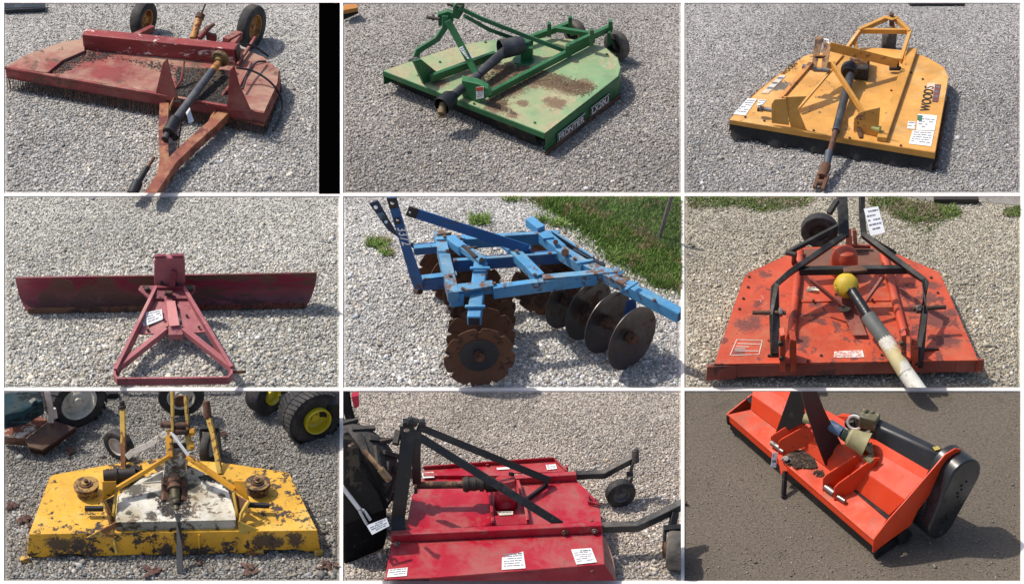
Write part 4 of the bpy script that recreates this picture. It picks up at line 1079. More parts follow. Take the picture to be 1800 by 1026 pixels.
    q = grass([(950, 8), (1100, 60), (1300, 200), (1590, 385), (1800, 500), (1800, 560), (1500, 440), (1300, 280), (1000, 60)], 1500, .03, 8); m.add(q.v, q.f); o = m.build('grass', gm, None, clip=False, bevel=0)
    tag(o, 'green verge growing along the wire fence beside the blue disc harrow', 'grass', kind='stuff')
    m = MB()
    for (cu, cv, s, n) in ((195, 262, 55, 420), (240, 312, 32, 160), (730, 142, 45, 380), (1140, 158, 35, 160), (1480, 335, 70, 500), (905, 20, 45, 150), (1060, 140, 30, 90)):
        q = [(cu + s * math.cos(a) * 1.2, cv + s * .5 * math.sin(a)) for a in (k * .785 for k in range(8))]
        t = grass(q, n, .05, int(cu), .9); m.add(t.v, t.f)
    o = m.build('grass_tufts', gm, None, clip=False, bevel=0)
    tag(o, 'small green weed tufts sprouting from the gravel round the blue disc harrow', 'weeds', kind='stuff')
    F = thing('wire_fence', 'chain link fence on a leaning grey post beside the green verge', 'fence', W(1680, 240))
    MB().rod(W(1672, 246, 0), W(1672, 246, 0) + Vector((.13, .0, .62)), .018).build('post', paint('galvanised', (.16, .14, .13), (.10, .08, .07), .3, 12, rough=.7), F)
    a, b = W(1180, 30, 0), W(1800, 330, 0)
    L_ = (b - a).length; d = (b - a).normalized(); m = MB(); hh = .95; st = .035
    k = -hh
    while k < L_:
        for s in (1, -1):
            x0, z0, x1, z1 = (k, 0, k + hh, hh) if s == 1 else (k + hh, 0, k, hh)
            m.bar(a + d * x0 + Z * z0, a + d * x1 + Z * z1, .0012, .0012)
        k += st * 1.5
    m.build('chain_link', paint('wire_grey', (.30, .31, .30), None, rough=.5, metal=.4), F, bevel=0)
bay_e()

# ================================================================ bay 6: orange-red cutter with black hitch
def bay_f():
    set_bay(2, 1)
    R = thing('rotary_cutter', 'orange-red six-sided cutter with black bent hitch arms and cream ended drive shaft', 'mower', W(860, 700))
    h = .205
    S = [(W(u, v, h), r) for u, v, r in ((340, 690, .10), (1350, 660, .10), (1400, 770, .09), (1300, 540, .07), (430, 420, .05), (300, 830, .05), (1420, 620, .05), (700, 575, .05), (790, 575, .04), (1320, 480, .06), (640, 770, .06), (380, 660, .06))]
    red = paint('vermilion', (.50, .062, .022), (.16, .035, .03), .24, 12, (.50, .14, .08), .3, 4, rough=.5)
    deckm = paint('vermilion_deck', (.52, .070, .024), (.17, .045, .035), .36, 8, (.45, .13, .06), .4, 3, rough=.5, spots=S, spotcol=(.15, .045, .035))
    dull = paint('dull_red', (.28, .06, .04), (.12, .05, .04), .3, 8, (.3, .12, .08), .4, 4, rough=.65)
    blk = paint('hitch_black', (.016, .016, .016), (.08, .06, .05), .12, 10, (.08, .075, .07), .4, 4, rough=.55, spec=.35)
    top = [(165, 892), (320, 442), (345, 412), (560, 312), (640, 275), (1050, 268), (1130, 312), (1355, 408), (1372, 445), (1560, 872)]
    P = [W(u, v, h) for u, v in top]
    MB().plate(P, Z * -.012).build('deck', deckm, R)
    MB().wall(P, h - .001, .075, .012).build('skirt', red, R)
    fl, fr = P[0], P[9]; d = (fr - fl).normalized(); n = d.cross(Z); n = -n if n.y > 0 else n
    MB().plate([W(130, 902, .185), W(1592, 872, .185), W(1592, 872, .185) - Z * .11, W(130, 902, .185) - Z * .115], Vector((0, .03, 0))).build('front_bar', dull, R, bevel=.008)
    MB().plate([W(128, 903, .19), W(285, 895, .19), W(285, 895, .19) - Z * .125, W(128, 903, .19) - Z * .13], Vector((0, -.012, 0))).build('end_guard', dull, R)
    MB().plate([W(1442, 870, .19), W(1588, 866, .19), W(1588, 866, .19) - Z * .11, W(1442, 870, .19) - Z * .11], Vector((0, -.012, 0))).build('end_guard', dull, R)
    MB().bar(W(620, 562, h + .004), W(1100, 556, h + .004), .03, .014).build('deck_rib', red, R)
    MB().plate([W(640, 288, h + .004), W(1045, 282, h + .004), W(1052, 375, h + .004), W(632, 380, h + .004)], Z * .006).build('rear_plate', paint('rust_brown_plate', (.17, .075, .05), (.3, .07, .04), .25, 9, rough=.8), R)
    MB().rod(W(618, 298, h + .03), W(572, 752, h + .03), .033, n=20).build('deck_tube', red, R)
    MB().rod(W(1058, 318, h + .03), W(1165, 722, h + .03), .033, n=20).build('deck_tube', red, R)
    bolts(R, DARK, [(350, 435, h), (345, 490, h), (320, 550, h), (300, 605, h), (1310, 440, h), (1345, 520, h), (690, 560, h + .02), (1000, 556, h + .02), (730, 850, h), (1050, 848, h), (660, 880, h), (1120, 875, h)], .011)
    # gearbox
    g = W(850, 378, h + .06)
    MB().lathe(g, Z, [(0, -.05), (.105, -.05), (.105, .07), (.10, .11), (.08, .15), (.04, .172), (0, .175)], 32).build('gearbox', red, R, bevel=0)
    MB().rod(W(850, 290, .40), W(850, 283, .41), .012).bar(W(850, 315, .345), W(852, 360, .30), .012, .01).build('gearbox_plug', DARK, R)
    MB().bar(W(780, 380, .26), W(925, 378, .26), .04, .04).build('gearbox_clamp', DARK, R)
    # hitch frame
    y1 = Vector((0, 1, 0))
    MB().poly([W(490, 842, .22), W(484, 640, .40), W(486, 480, .50), W(560, 415, .53), W(858, 212, .60)], .075, .04, Vector((0, 1, .5))).build('hitch_arm', blk, R)
    MB().poly([W(1244, 905, .18), W(1272, 640, .40), W(1280, 455, .50), W(1190, 395, .53), W(952, 212, .60)], .075, .04, Vector((0, 1, .5))).build('hitch_arm', blk, R)
    MB().poly([W(850, 225, .60), W(846, 110, .70), W(838, -20, .80)], .08, .03, Vector((0, 1, .4))).build('hitch_mast', blk, R)
    MB().poly([W(958, 225, .60), W(945, 110, .70), W(945, -20, .80)], .045, .03, Vector((0, 1, .4))).build('hitch_mast', blk, R)
    MB().bar(W(565, 300, .46), W(842, 155, .62), .07, .03, Vector((0, .5, 1))).bar(W(770, 100, .78), W(815, 30, .85), .04, .04).build('rear_arm', blk, R)
    MB().bar(W(945, 205, .60), W(1122, 308, .46), .07, .03, Vector((0, .5, 1))).build('rear_arm', blk, R)
    MB().bar(W(590, 310, .46), W(585, 360, h), .035, .03, y1).rod(W(545, 305, .5), W(600, 318, .5), .02).build('arm_lug', DARK, R)
    MB().bar(W(615, 402, .51), W(1200, 394, .51), .05, .055).build('crossbar', blk, R)
    MB().plate([W(845, 395, .53), W(935, 378, .54), W(975, 410, .53), W(850, 418, .53)], Z * .02).build('crossbar_saddle', RUST, R)
    MB().bar(W(672, 446, .5), W(845, 592, .34), .022, .03).build('stay', dull, R)
    MB().bar(W(1052, 440, .5), W(940, 600, .34), .022, .03).build('stay', dull, R)
    MB().plate([W(800, 520, .34), W(880, 520, .34), W(975, 740, .24), W(900, 740, .24)], Z * -.012).build('stay_plate', dull, R)
    MB().lathe(W(850, 602, .33), Z, [(0, .006), (.05, .006), (.05, .010), (0, .010)], 20).build('stay_hole', DARK, R, bevel=0)
    for a, b in (((368, 622), (545, 622)), ((1212, 603), (1388, 592))):
        MB().rod(W(*a, .42), W(*b, .42), .017).build('hitch_pin', RUST, R)
    MB().rod(W(505, 620, .42), W(525, 620, .42), .035, n=6).build('pin_nut', STEEL, R)
    MB().rod(W(1230, 603, .42), W(1255, 602, .42), .035, n=6).build('pin_nut', STEEL, R)
    for a, b in (((448, 847), (515, 847)), ((1262, 818), (1350, 812))): MB().rod(W(*a, .215), W(*b, .215), .01).build('stop_rod', DARK, R)
    for us in ((512, 540, 575, 600), (1152, 1180, 1215, 1242)):
        a = VP(W(us[0], 935, .13), W(us[3], 935, .13))
        MB().plate([a(us[0], 935), a(us[0] + 2, 745), a(us[1], 738), a(us[1] + 3, 935)], Vector((0, .1, 0))).plate([a(us[2] - 6, 935), a(us[2] - 6, 762), a(us[3], 770), a(us[3], 932)], Vector((0, .12, 0))).build('hitch_clevis', red, R)
        MB().rod(a(us[0] + 5, 782) - y1 * .02, a(us[0] + 5, 782) + y1 * .02, .02).rod(a(us[0] + 8, 860) - y1 * .02, a(us[0] + 8, 860), .018).build('clevis_bolt', DARK, R)
    # drive shaft
    yl = paint('safety_yellow', (.62, .44, .03), (.14, .09, .04), .25, 9, (.3, .2, .06), .3, 5, rough=.5)
    c = W(862, 478, .46)
    MB().lathe(c - Vector((0, 0, .0)), W(885, 520, .44) - c, [(0, -.08), (.05, -.08), (.085, -.045), (.098, 0), (.085, .05), (.055, .085), (0, .085)], 30).build('shaft_joint_guard', yl, R, bevel=0)
    MB().bar(W(850, 432, .52), W(888, 505, .48), .045, .03).build('guard_band', paint('grey_green', (.10, .10, .06), (.03, .03, .02), .3, 12), R)
    MB().rod(W(890, 505, .46), W(985, 650, .38), .042).build('shaft', paint('glossy_black', (.012, .012, .014), (.2, .18, .14), .12, 9, rough=.3), R)
    MB().rod(W(975, 640, .385), W(1072, 770, .30), .058, .06).build('shaft_sleeve', paint('sleeve_grey', (.12, .13, .12), (.35, .33, .28), .12, 8, (.2, .19, .15), .3, rough=.6), R)
    MB().rod(W(1066, 762, .305), W(1180, 945, .19), .06, .062).build('shaft_sleeve', paint('sleeve_cream', (.50, .43, .22), (.62, .60, .52), .35, 6, (.35, .28, .12), .4, rough=.6), R)
    MB().rod(W(1174, 935, .195), W(1275, 1075, .10), .062).build('shaft_sleeve', paint('sleeve_white', (.74, .72, .64), (.5, .46, .36), .2, 9, rough=.6), R)
    # rear tyre
    cc = W(722, 188, .20); ax = Vector((-.15, -1, 0))
    t = tyre('tyre', cc, ax, .15, .09, TYRE, R, .55)
    rim(cc, ax, .083, .09, DARK, t)
    MB().bar(W(870, 180, .40), W(880, 270, .28), .05, .04, y1).bar(W(905, 185, .40), W(912, 270, .28), .03, .04, y1).bar(W(880, 270, .25), W(990, 272, .25), .03, .03).build('tail_bracket', dull, R)
    price_tag([W(955, 75, .74), W(1030, 62, .75), W(1068, 200, .62), W(990, 218, .62)], 'large white tag hanging on the black mast of the orange-red cutter', lines=5, seed=8)
    ws = paint('white_print', (.72, .66, .60), (.5, .08, .04), .3, 40, rough=.6)
    def outline(q, w=.006):
        m = MB(); p = [W(u, v, h + .002) for u, v in q]
        for i in range(4): m.bar(p[i], p[(i + 1) % 4], w, .003)
        return m
    m = outline([(285, 764), (420, 768), (402, 842), (250, 846)])
    for a, b in (((290, 785), (410, 788)), ((282, 800), (350, 802)), ((275, 822), (400, 824)), ((275, 812), (330, 812))): m.bar(W(*a, h + .002), W(*b, h + .002), .007, .003)
    m.build('warning_print', ws, R, bevel=0)
    m = MB(); r = random.Random(3)
    for k in range(9):
        u = 405 + r.uniform(0, 40); v = 530 + k * 8
        m.bar(W(u, v, h + .002), W(u + r.uniform(-12, 14), v + 7, h + .002), .005, .003)
    m.build('hand_marks', paint('chalk_pink', (.75, .30, .25), None), R, bevel=0)
    m = MB()
    for k in range(5):
        u = 1215 + k * 8; v = 362 + k * 7
        m.bar(W(u, v, h + .002), W(u + 14, v + 2, h + .002), .004, .003)
    m.build('hand_marks', paint('chalk_pink', (.75, .30, .25), None), R, bevel=0)
    decal([W(800, 828, h), W(948, 822, h), W(958, 858, h), W(795, 862, h)], R, ws, paint('print_red', (.5, .08, .04), None), 5, seed=9)
    decal([W(660, 490, h), W(738, 488, h), W(728, 508, h), W(650, 512, h)], R, paint('cream_sticker', (.7, .6, .42), (.5, .1, .05), .2, 30), INK, 1, seed=10)
    # weeds and things at the back
    gm = paint('weed_green', (.19, .26, .07), (.30, .27, .15), .45, 7, rough=.9)
    m = MB()
    for q, n, hh in (([(20, 10), (230, 10), (700, 10), (640, 60), (420, 95), (300, 60), (40, 70)], 3800, .018), ([(1060, 10), (1200, 40), (1450, 75), (1470, 110), (1250, 150), (1100, 110)], 5200, .024),
                     ([(1690, 90), (1790, 60), (1790, 120), (1700, 115)], 700, .02), ([(980, 20), (1060, 20), (1060, 90), (1000, 60)], 500, .022), ([(1180, 120), (1420, 110), (1300, 210), (1180, 170)], 500, .016)):
        t = grass(q, n, hh, n, .8); m.add(t.v, t.f)
    o = m.build('grass_tufts', gm, None, clip=False, bevel=0)
    tag(o, 'patchy green weeds at the back of the orange-red cutter\'s gravel bay', 'weeds', kind='stuff')
    m = MB().plate([W(1180, 6, .006), W(1790, 6, .006), W(1790, 60, .006), W(1560, 32, .006), W(1300, 34, .006)], Z * -.005)
    structure('pavement', m, paint('concrete', (.26, .24, .22), (.16, .15, .13), .3, 5, rough=.9), bevel=0)
    o = MB().bar(W(1325, 26, .03), W(1560, 28, .03), .05, .04).build('wooden_beam', DARK, None)
    tag(o, 'dark weathered beam lying on the concrete behind the weeds', 'beam')
bay_f()

# ================================================================ bay 7: peeling yellow finishing mower
def bay_g():
    set_bay(0, 2)
    R = thing('finishing_mower', 'peeling yellow mower with a white centre cover, two pulleys and small caster wheels', 'mower', W(900, 760))
    h = .205
    chipc = (.05, .035, .03)
    S = [(W(u, v, .12), r) for u, v, r in ((290, 810, .065), (340, 822, .05), (420, 815, .06), (465, 830, .035), (1375, 800, .06), (1420, 790, .07), (1470, 785, .05), (1560, 785, .07), (1010, 780, .04), (700, 770, .03))]
    S2 = [(W(u, v, h + .075), r) for u, v, r in ((720, 530, .075), (1020, 520, .06), (1170, 560, .03), (800, 560, .04), (880, 640, .06), (800, 660, .045), (970, 660, .05), (680, 650, .03), (930, 560, .10))]
    yel = paint('mower_yellow', (.70, .36, .016), chipc, .32, 13, (.52, .36, .09), .25, 4, rough=.5, chip2=(.12, .06, .03), amt2=.12, spots=S, spotcol=chipc)
    ydk = paint('mower_yellow_deck', (.70, .38, .024), chipc, .38, 14, (.56, .40, .12), .35, 4, rough=.55, chip2=(.16, .08, .03), amt2=.15)
    org = paint('arm_yellow', (.66, .31, .016), chipc, .16, 16, rough=.45)
    rod_ = paint('rod_yellow', (.52, .34, .06), (.20, .08, .03), .42, 14, rough=.6)
    wband = paint('band_white', (.55, .52, .46), (.2, .15, .1), .15, 14, rough=.6)
    wht = paint('cover_white', (.66, .65, .58), (.16, .12, .08), .36, 14, (.36, .31, .20), .6, 5, rough=.5, spots=S2, spotcol=(.05, .045, .035))
    top = [(152, 762), (262, 462), (285, 448), (600, 392), (870, 362), (1170, 385), (1480, 430), (1524, 442), (1672, 742)]
    P = [W(u, v, h) for u, v in top]
    MB().plate(P, Z * -.012).build('deck', ydk, R)
    fl, fr = P[0], P[8]
    m = MB(); n_ = 40; r = random.Random(2); vs = []; fs = []
    b0, b1 = W(140, 893, .012), W(1690, 862, .012)
    for i in range(n_ + 1):
        t = i / n_; a = fl.lerp(fr, t); b = b0.lerp(b1, t) + Z * (r.uniform(0, .008) + (.022 if .11 < t < .19 or .78 < t < .93 else 0))
        vs += [a, a.lerp(b, .93) , b + Vector((0, .012, 0)), a + Vector((0, .012, -.003))]
    for i in range(n_):
        for k in range(4): fs.append((4 * i + k, 4 * i + 4 + k, 4 * i + 4 + (k + 1) % 4, 4 * i + (k + 1) % 4))
    fs += [(0, 1, 2, 3), tuple(4 * n_ + 3 - k for k in range(4))]
    m.add(vs, fs).build('front_skirt', yel, R, angle=60)
    MB().wall([P[i] for i in (8, 7, 6)], h - .001, .01, .012, flare=.02).build('side_skirt', yel, R)
    MB().wall([P[i] for i in (1, 0)], h - .001, .01, .012, flare=.02).build('side_skirt', yel, R)
    MB().wall([P[i] for i in (6, 5, 4, 3, 2)], h - .001, .03, .012).build('rear_skirt', yel, R)
    MB().bar(W(108, 905, .02), W(155, 888, .03), .04, .04).build('skid_shoe', rod_, R)
    MB().bar(W(1660, 862, .03), W(1700, 858, .02), .03, .04).build('skid_shoe', rod_, R)
    MB().bar(W(1300, 864, .02), W(1390, 852, .04), .03, .03).build('skid_shoe', rod_, R)
    for u in (800, 1050): MB().bar(W(u, 762, .19), W(u + 2, 870, .03), .014, .02, Vector((0, 1, 0))).build('skirt_rib', yel, R)
    MB().plate([W(600, 752, h - .01), W(1250, 742, h - .01), W(1255, 775, h - .06), W(595, 785, h - .06)], Vector((0, -.008, 0))).build('front_step', yel, R)
    for q in ([(610, 700), (600, 780), (455, 782)], [(1255, 695), (1262, 765), (1390, 752)]):
        MB().plate([W(*q[0], h + .09), W(*q[1], h - .02), W(*q[2], h - .02)], Vector((0, .012, 0))).build('wedge', rod_, R)
    # white cover
    hc = h + .075
    q = [(608, 700), (622, 560), (745, 470), (870, 420), (1060, 440), (1190, 492), (1238, 640), (1244, 688)]
    C = [W(u, v, hc) for u, v in q]
    MB().plate(C, Z * -.01).build('cover_top', wht, R)
    MB().wall([C[7], C[0]], hc - .001, h - .01, .01).build('cover_front', wht, R)
    MB().wall([C[i] for i in (0, 1, 2)], hc - .001, h, .01).wall([C[i] for i in (5, 6, 7)], hc - .001, h, .01).build('cover_side', wht, R)
    MB().plate([W(745, 492, hc + .01), W(858, 430, hc + .08), W(862, 480, hc + .01)], Vector((0, .012, 0))).build('cover_flap', wht, R)
    MB().plate([W(985, 400, hc + .10), W(1085, 448, hc + .03), W(985, 478, hc + .01)], Vector((0, .012, 0))).build('cover_flap', wht, R)
    a = VP(W(862, 480, hc), W(972, 476, hc))
    MB().plate([a(864, 385), a(890, 350), a(955, 350), a(975, 380), a(978, 478), a(862, 480)], Vector((0, .16, 0))).build('gearbox_cover', wht, R, bevel=.01)
    MB().plate([W(905, 405, hc + .145), W(930, 402, hc + .145), W(930, 416, hc + .135), W(905, 418, hc + .135)], Vector((0, -.004, 0))).build('cover_slot', DARK, R)
    # input shaft
    g0 = W(918, 490, hc + .07); g1 = W(930, 610, hc + .0)
    MB().lathe(g0, g1 - g0, [(0, -.05), (.045, -.05), (.045, .0), (.038, .01), (.038, .03), (.052, .035), (.052, .055), (0, .055)], 24).build('input_housing', RUST, R)
    gg = paint('greasy_brass', (.08, .065, .03), (.02, .016, .012), .5, 16, (.2, .16, .07), .3, rough=.5)
    MB().rod(W(920, 525, hc + .05), g1, .038, .03).rod(W(925, 600, .28), W(932, 640, .27), .022).build('input_shaft', gg, R)
    MB().bar(W(870, 470, hc + .02), W(872, 590, hc + .0), .025, .05, Vector((0, 1, 0))).bar(W(968, 470, hc + .02), W(970, 590, hc), .025, .05, Vector((0, 1, 0))).build('shaft_bracket', RUST, R)
    MB().poly([W(930, 655, .30), W(942, 700, .29), W(946, 830, .15), W(950, 962, .02)], .045, .008, Vector((0, .8, .6))).build('hanging_strap', paint('strap_grey', (.06, .06, .065), (.12, .1, .08), .2, 10, rough=.7), R)
    # A frame
    y1 = Vector((0, .6, 1))
    MB().bar(W(895, 352, .50), W(606, 528, .36), .055, .028, y1).build('frame_arm', org, R)
    MB().bar(W(990, 355, .50), W(1240, 528, .36), .055, .028, y1).build('frame_arm', org, R)
    MB().bar(W(890, 215, .62), W(898, 358, .49), .045, .04, Vector((0, 1, 0))).build('frame_upright', org, R)
    MB().bar(W(985, 200, .62), W(1002, 318, .50), .035, .04, Vector((0, 1, 0))).build('frame_upright', rod_, R)
    a = VP(W(540, 590, .33), W(612, 550, .34))
    MB().plate([a(540, 490), a(612, 488), a(612, 548), a(538, 594)], Vector((0, .014, 0))).build('bracket_plate', org, R)
    a = VP(W(1240, 545, .33), W(1312, 590, .33))
    MB().plate([a(1232, 480), a(1288, 484), a(1314, 592), a(1240, 540)], Vector((0, .014, 0))).build('bracket_plate', org, R)
    for pts in ([(545, 585, .36), (575, 650, .30), (618, 862, .06)], [(612, 540, .36), (600, 650, .28), (612, 780, .12)], [(1312, 585, .36), (1275, 650, .30), (1238, 842, .06)], [(1235, 545, .36), (1250, 640, .28), (1235, 760, .12)]):
        MB().poly([W(*p) for p in pts], .018, .05, Vector((0, 1, 0))).build('frame_leg', rod_, R)
    for q in ([(548, 590), (610, 560), (600, 660), (560, 650)], [(1240, 555), (1308, 592), (1285, 650), (1250, 650)]):
        MB().plate([W(*q[0], .34), W(*q[1], .36), W(*q[2], .26), W(*q[3], .27)], Vector((0, .012, 0))).build('leg_plate', RUST, R)
    MB().poly([W(668, 358, .42), W(700, 330, .46), W(790, 290, .52), W(880, 228, .62)], .012, .045, y1).build('white_strap', wband, R)
    MB().bar(W(902, 225, .63), W(995, 352, .50), .018, .02).build('white_strap', WHITE, R)
    # top link
    MB().bar(W(908, 0, .86), W(912, 225, .62), .02, .05, Vector((0, 1, 0))).build('top_link_plate', rod_, R)
    MB().bar(W(978, 30, .82), W(992, 215, .63), .02, .05, Vector((0, 1, 0))).build('top_link_plate', rod_, R)
    MB().rod(W(850, 186, .66), W(1000, 190, .66), .022).rod(W(905, 222, .62), W(990, 220, .62), .024).build('cross_pin', RUST, R)
    MB().rod(W(1000, 222, .62), W(1028, 222, .62), .03, n=6).build('pin_nut', org, R)
    MB().rod(W(1000, 298, .52), W(1024, 296, .52), .028, n=6).build('pin_nut', org, R)
    MB().rod(W(905, 295, .5), W(1000, 298, .5), .022).build('cross_pin', DARK, R)
    # masts at the sides
    MB().poly([W(646, 90, .52), W(648, 200, .42), W(652, 425, h)], .035, .035, Vector((0, 1, 0))).build('caster_post', rod_, R)
    MB().rod(W(642, 60, .56), W(646, 105, .50), .02).rod(W(642, 85, .53), W(644, 100, .51), .03).build('post_cap', DARK, R)
    MB().poly([W(1094, 130, .48), W(1120, 220, .40), W(1162, 445, h)], .035, .035, Vector((0, 1, 0))).build('caster_post', rod_, R)
    MB().rod(W(1088, 62, .56), W(1096, 150, .46), .026, .03).build('post_cap', RUST, R)
    # caster wheels
    cc = W(628, 292, .115); ax = Vector((-.55, -.84, 0))
    t = tyre('tyre', cc, ax, .125, .07, TYRE, R, .56)
    rim(cc, ax, .07, .07, wband, t)
    cc = W(1100, 300, .115); ax = Vector((.97, -.24, 0))
    t = tyre('tyre', cc, ax, .125, .065, TYRE, R, .56)
    rim(cc, ax, .07, .06, wband, t)
    MB().bar(W(1058, 215, .24), W(1065, 345, .10), .02, .03, Vector((0, 1, 0))).bar(W(1145, 205, .24), W(1160, 350, .10), .03, .04, Vector((0, 1, 0))).bar(W(1055, 210, .25), W(1148, 205, .25), .03, .03).build('caster_fork', BLK, R)
    cc = W(955, 25, .22)
    t = tyre('tyre', cc, Vector((.1, -1, 0)), .17, .11, TYRE, R, .58)
    rr = rim(cc, Vector((.1, -1, 0)), .098, .12, wht, t)
    MB().lathe(cc - Vector((0, .075, 0)), Vector((.1, -1, 0)), [(.035, 0), (.05, 0), (.05, .015), (.035, .015), (.035, 0)], 24).lathe(cc - Vector((0, .075, 0)), Vector((.1, -1, 0)), [(0, 0), (.03, 0), (.03, .01), (0, .01)], 24).build('hub_ring', RUST, t, bevel=0)
    # pulleys
    for u, v in ((460, 540), (1362, 530)):
        c = W(u, v + 12, h)
        MB().lathe(c, Z, [(0, 0), (.07, 0), (.07, .045), (.084, .05), (.086, .058), (.066, .07), (.088, .082), (.088, .09), (.05, .092), (.035, .082), (.03, .112), (0, .114)], 32).build('pulley', paint('pulley_rust', (.34, .20, .05), (.07, .04, .028), .62, 18, rough=.7), R, bevel=0)
        MB().rod(c + Z * .112, c + Z * .13, .016, n=6).rod(c + Z * .093, c + Z * .10, .045, n=20).build('pulley_nut', RUST, R)
    for a, b in (((448, 628), (545, 628)), ((1308, 608), (1420, 612))): MB().rod(W(*a, .27), W(*b, .27), .02).build('hitch_pin', BLK, R)
    MB().rod(W(545, 455, .28), W(715, 440, .28), .042, .036).rod(W(600, 450, .28), W(620, 448, .28), .055).bar(W(560, 425, .30), W(580, 480, .26), .04, .04).bar(W(700, 410, .28), W(740, 430, .26), .04, .04).build('belt_tensioner', DARK, R)
    f = flakes([(820, 560), (1010, 560), (1000, 650), (930, 680), (850, 650)], hc, 500, .010, 14, thick=.1); f.build('grime', DARK, R, bevel=0)
    f = flakes([(560, 420), (740, 400), (760, 470), (660, 560), (560, 480)], h + .005, 500, .010, 4); f.build('grime', DARK, R, bevel=0)
    f = flakes([(1040, 450), (1180, 470), (1240, 560), (1160, 490), (1080, 480)], hc, 300, .010, 4); f.build('grime', DARK, R, bevel=0)
    # fallen leaves
    r = random.Random(9); lm = paint('leaf_brown', (.10, .05, .04), (.18, .10, .07), .4, 25, rough=.8)
    for i, (u, v, s, lab) in enumerate(((375, 322, .045, 'pinkish brown dead leaves beside the rusty mower chute'), (812, 965, .060, 'large dark red leaf below the hanging strap of the yellow mower'), (1305, 945, .055, 'brown crumpled leaf in front of the right front edge of the yellow mower'),
                       (1725, 932, .05, 'red-brown leaf in the right front corner of the yellow mower bay'), (62, 612, .045, 'faded brown leaf left of the yellow mower'), (1180, 236, .03, 'small reddish leaf behind the right caster wheel'), (1055, 915, .03, 'small brown leaf in front of the yellow mower'), (135, 680, .05, 'dark leaf against the left side of the yellow mower'))):
        m = MB(); c = W(u, v, .022)
        for k in range(9):
            a = r.uniform(0, 6.28); o = Vector((r.gauss(0, .4), r.gauss(0, .5), 0)) * s
            x = Vector((math.cos(a), math.sin(a), r.uniform(-.2, .3))) * s * .7; y = Vector((-math.sin(a), math.cos(a), r.uniform(-.2, .3))) * s * .4
            m.add([c + o - x, c + o - y * .9 + Z * .004, c + o + x * .9 + Z * .006, c + o + y + Z * .003, c + o + Z * .014, c + o - Z * .004], [(0, 1, 4), (1, 2, 4), (2, 3, 4), (3, 0, 4), (1, 0, 5), (2, 1, 5), (3, 2, 5), (0, 3, 5)])
        tag(m.build('dead_leaf', lm, None, bevel=0), lab, 'leaf', 'fallen leaves')
    # old mower at the back left
    T = thing('garden_tractor', 'old teal garden tractor with a rusty side chute and white wheel', 'tractor', W(200, 230))
    teal = paint('old_teal', (.012, .045, .06), (.008, .014, .018), .4, 6, (.05, .05, .04), .3, rough=.75, spec=.25)
    MB().plate([W(-20, 20, .42), W(215, 5, .42), W(225, 60, .42), (W(120, 118, .34)), W(-20, 150, .34)], Z * -.12).build('hood', teal, T, bevel=.02)
    MB().plate([W(150, 60, .43), W(178, 42, .43), W(192, 52, .43), W(165, 72, .43)], Z * -.004).build('catch', paint('grey_tape', (.16, .16, .13), None), T)
    MB().bar(W(0, 172, .28), W(150, 172, .28), .008, .01).build('trim_line', teal, T)
    MB().plate([W(-20, 196, .16), W(100, 160, .20), W(160, 120, .20), W(250, 160, .18), W(130, 250, .16), W(-20, 235, .16)], Z * -.02).build('deck', paint('deck_white_rust', (.55, .50, .42), (.20, .06, .03), .55, 7, rough=.8), T)
    brn = paint('chute_brown', (.07, .03, .022), (.14, .07, .04), .35, 7, (.16, .10, .06), .4, rough=.7)
    MB().plate([W(132, 262, .15), W(250, 172, .17), W(300, 168, .17), W(395, 200, .13), W(225, 318, .10), W(150, 300, .12)], Z * -.015).plate([W(225, 318, .10), W(397, 200, .13), W(402, 222, .02), W(232, 345, .005), W(160, 330, .01), W(150, 298, .11)], Vector((0, .015, 0))).build('chute', brn, T)
    MB().plate([W(-20, 236, .14), W(135, 262, .14), W(150, 300, .02), W(-20, 285, .02)], Vector((0, .015, 0))).build('deck_skirt', brn, T)
    pw = paint('old_white', (.55, .48, .45), (.25, .08, .05), .3, 10)
    MB().poly([W(245, -20, .50), W(255, 40, .42), W(268, 110, .28), W(270, 172, .18)], .04, .03, Vector((0, 1, 0))).bar(W(283, 100, .28), W(292, 150, .2), .03, .03).build('lift_arm', pw, T)
    cc = W(415, 70, .205); ax = Vector((.55, -.84, 0))
    t = tyre('tyre', cc - ax.normalized() * .08, ax, .218, .21, TYRE, T, .62, lugs=26, lugh=.010)
    rr = rim(cc - ax.normalized() * .07, ax, .135, .19, wht, t)
    MB().plate([W(520, -10, .05), W(620, -10, .05), W(620, 22, .05), W(530, 24, .05)], Z * -.04).build('rear_weight', BLK, T)
    # yard tractor at the back right
    T = thing('lawn_tractor', 'dark lawn tractor with fat turf tyres and bright yellow rims', 'tractor', W(1600, 200))
    yr = paint('rim_yellow', (.62, .50, .02), (.3, .24, .05), .15, 10, rough=.35)
    cc = W(1668, 158, .18); ax = Vector((.50, -.86, .0))
    t = tyre('tyre', cc - ax.normalized() * .09, ax, .215, .20, TYRE, T, .46, lugs=36, lugh=.008)
    MB().lathe(cc + ax.normalized() * .0, ax, [(.105, .035), (.100, .045), (.092, .04), (.082, -.02), (.06, -.035), (.03, -.035), (.025, -.02), (0, -.02), (0, -.05), (.10, -.05), (.105, .035)], 36).build('rim', yr, t, bevel=0)
    cc = W(1420, 25, .15); ax = Vector((.75, -.66, 0))
    t = tyre('tyre', cc - ax.normalized() * .03, ax, .165, .14, TYRE, T, .42)
    MB().lathe(cc + ax.normalized() * .02, ax, [(.07, .03), (.066, .035), (.055, .0), (0, .0), (0, -.03), (.068, -.03), (.07, .03)], 30).build('rim', yr, t, bevel=0)
    MB().plate([W(1470, 30, .30), W(1800, 10, .36), W(1800, 80, .30), W(1560, 75, .26), W(1480, 80, .22)], Z * -.12).build('chassis', BLK2, T)
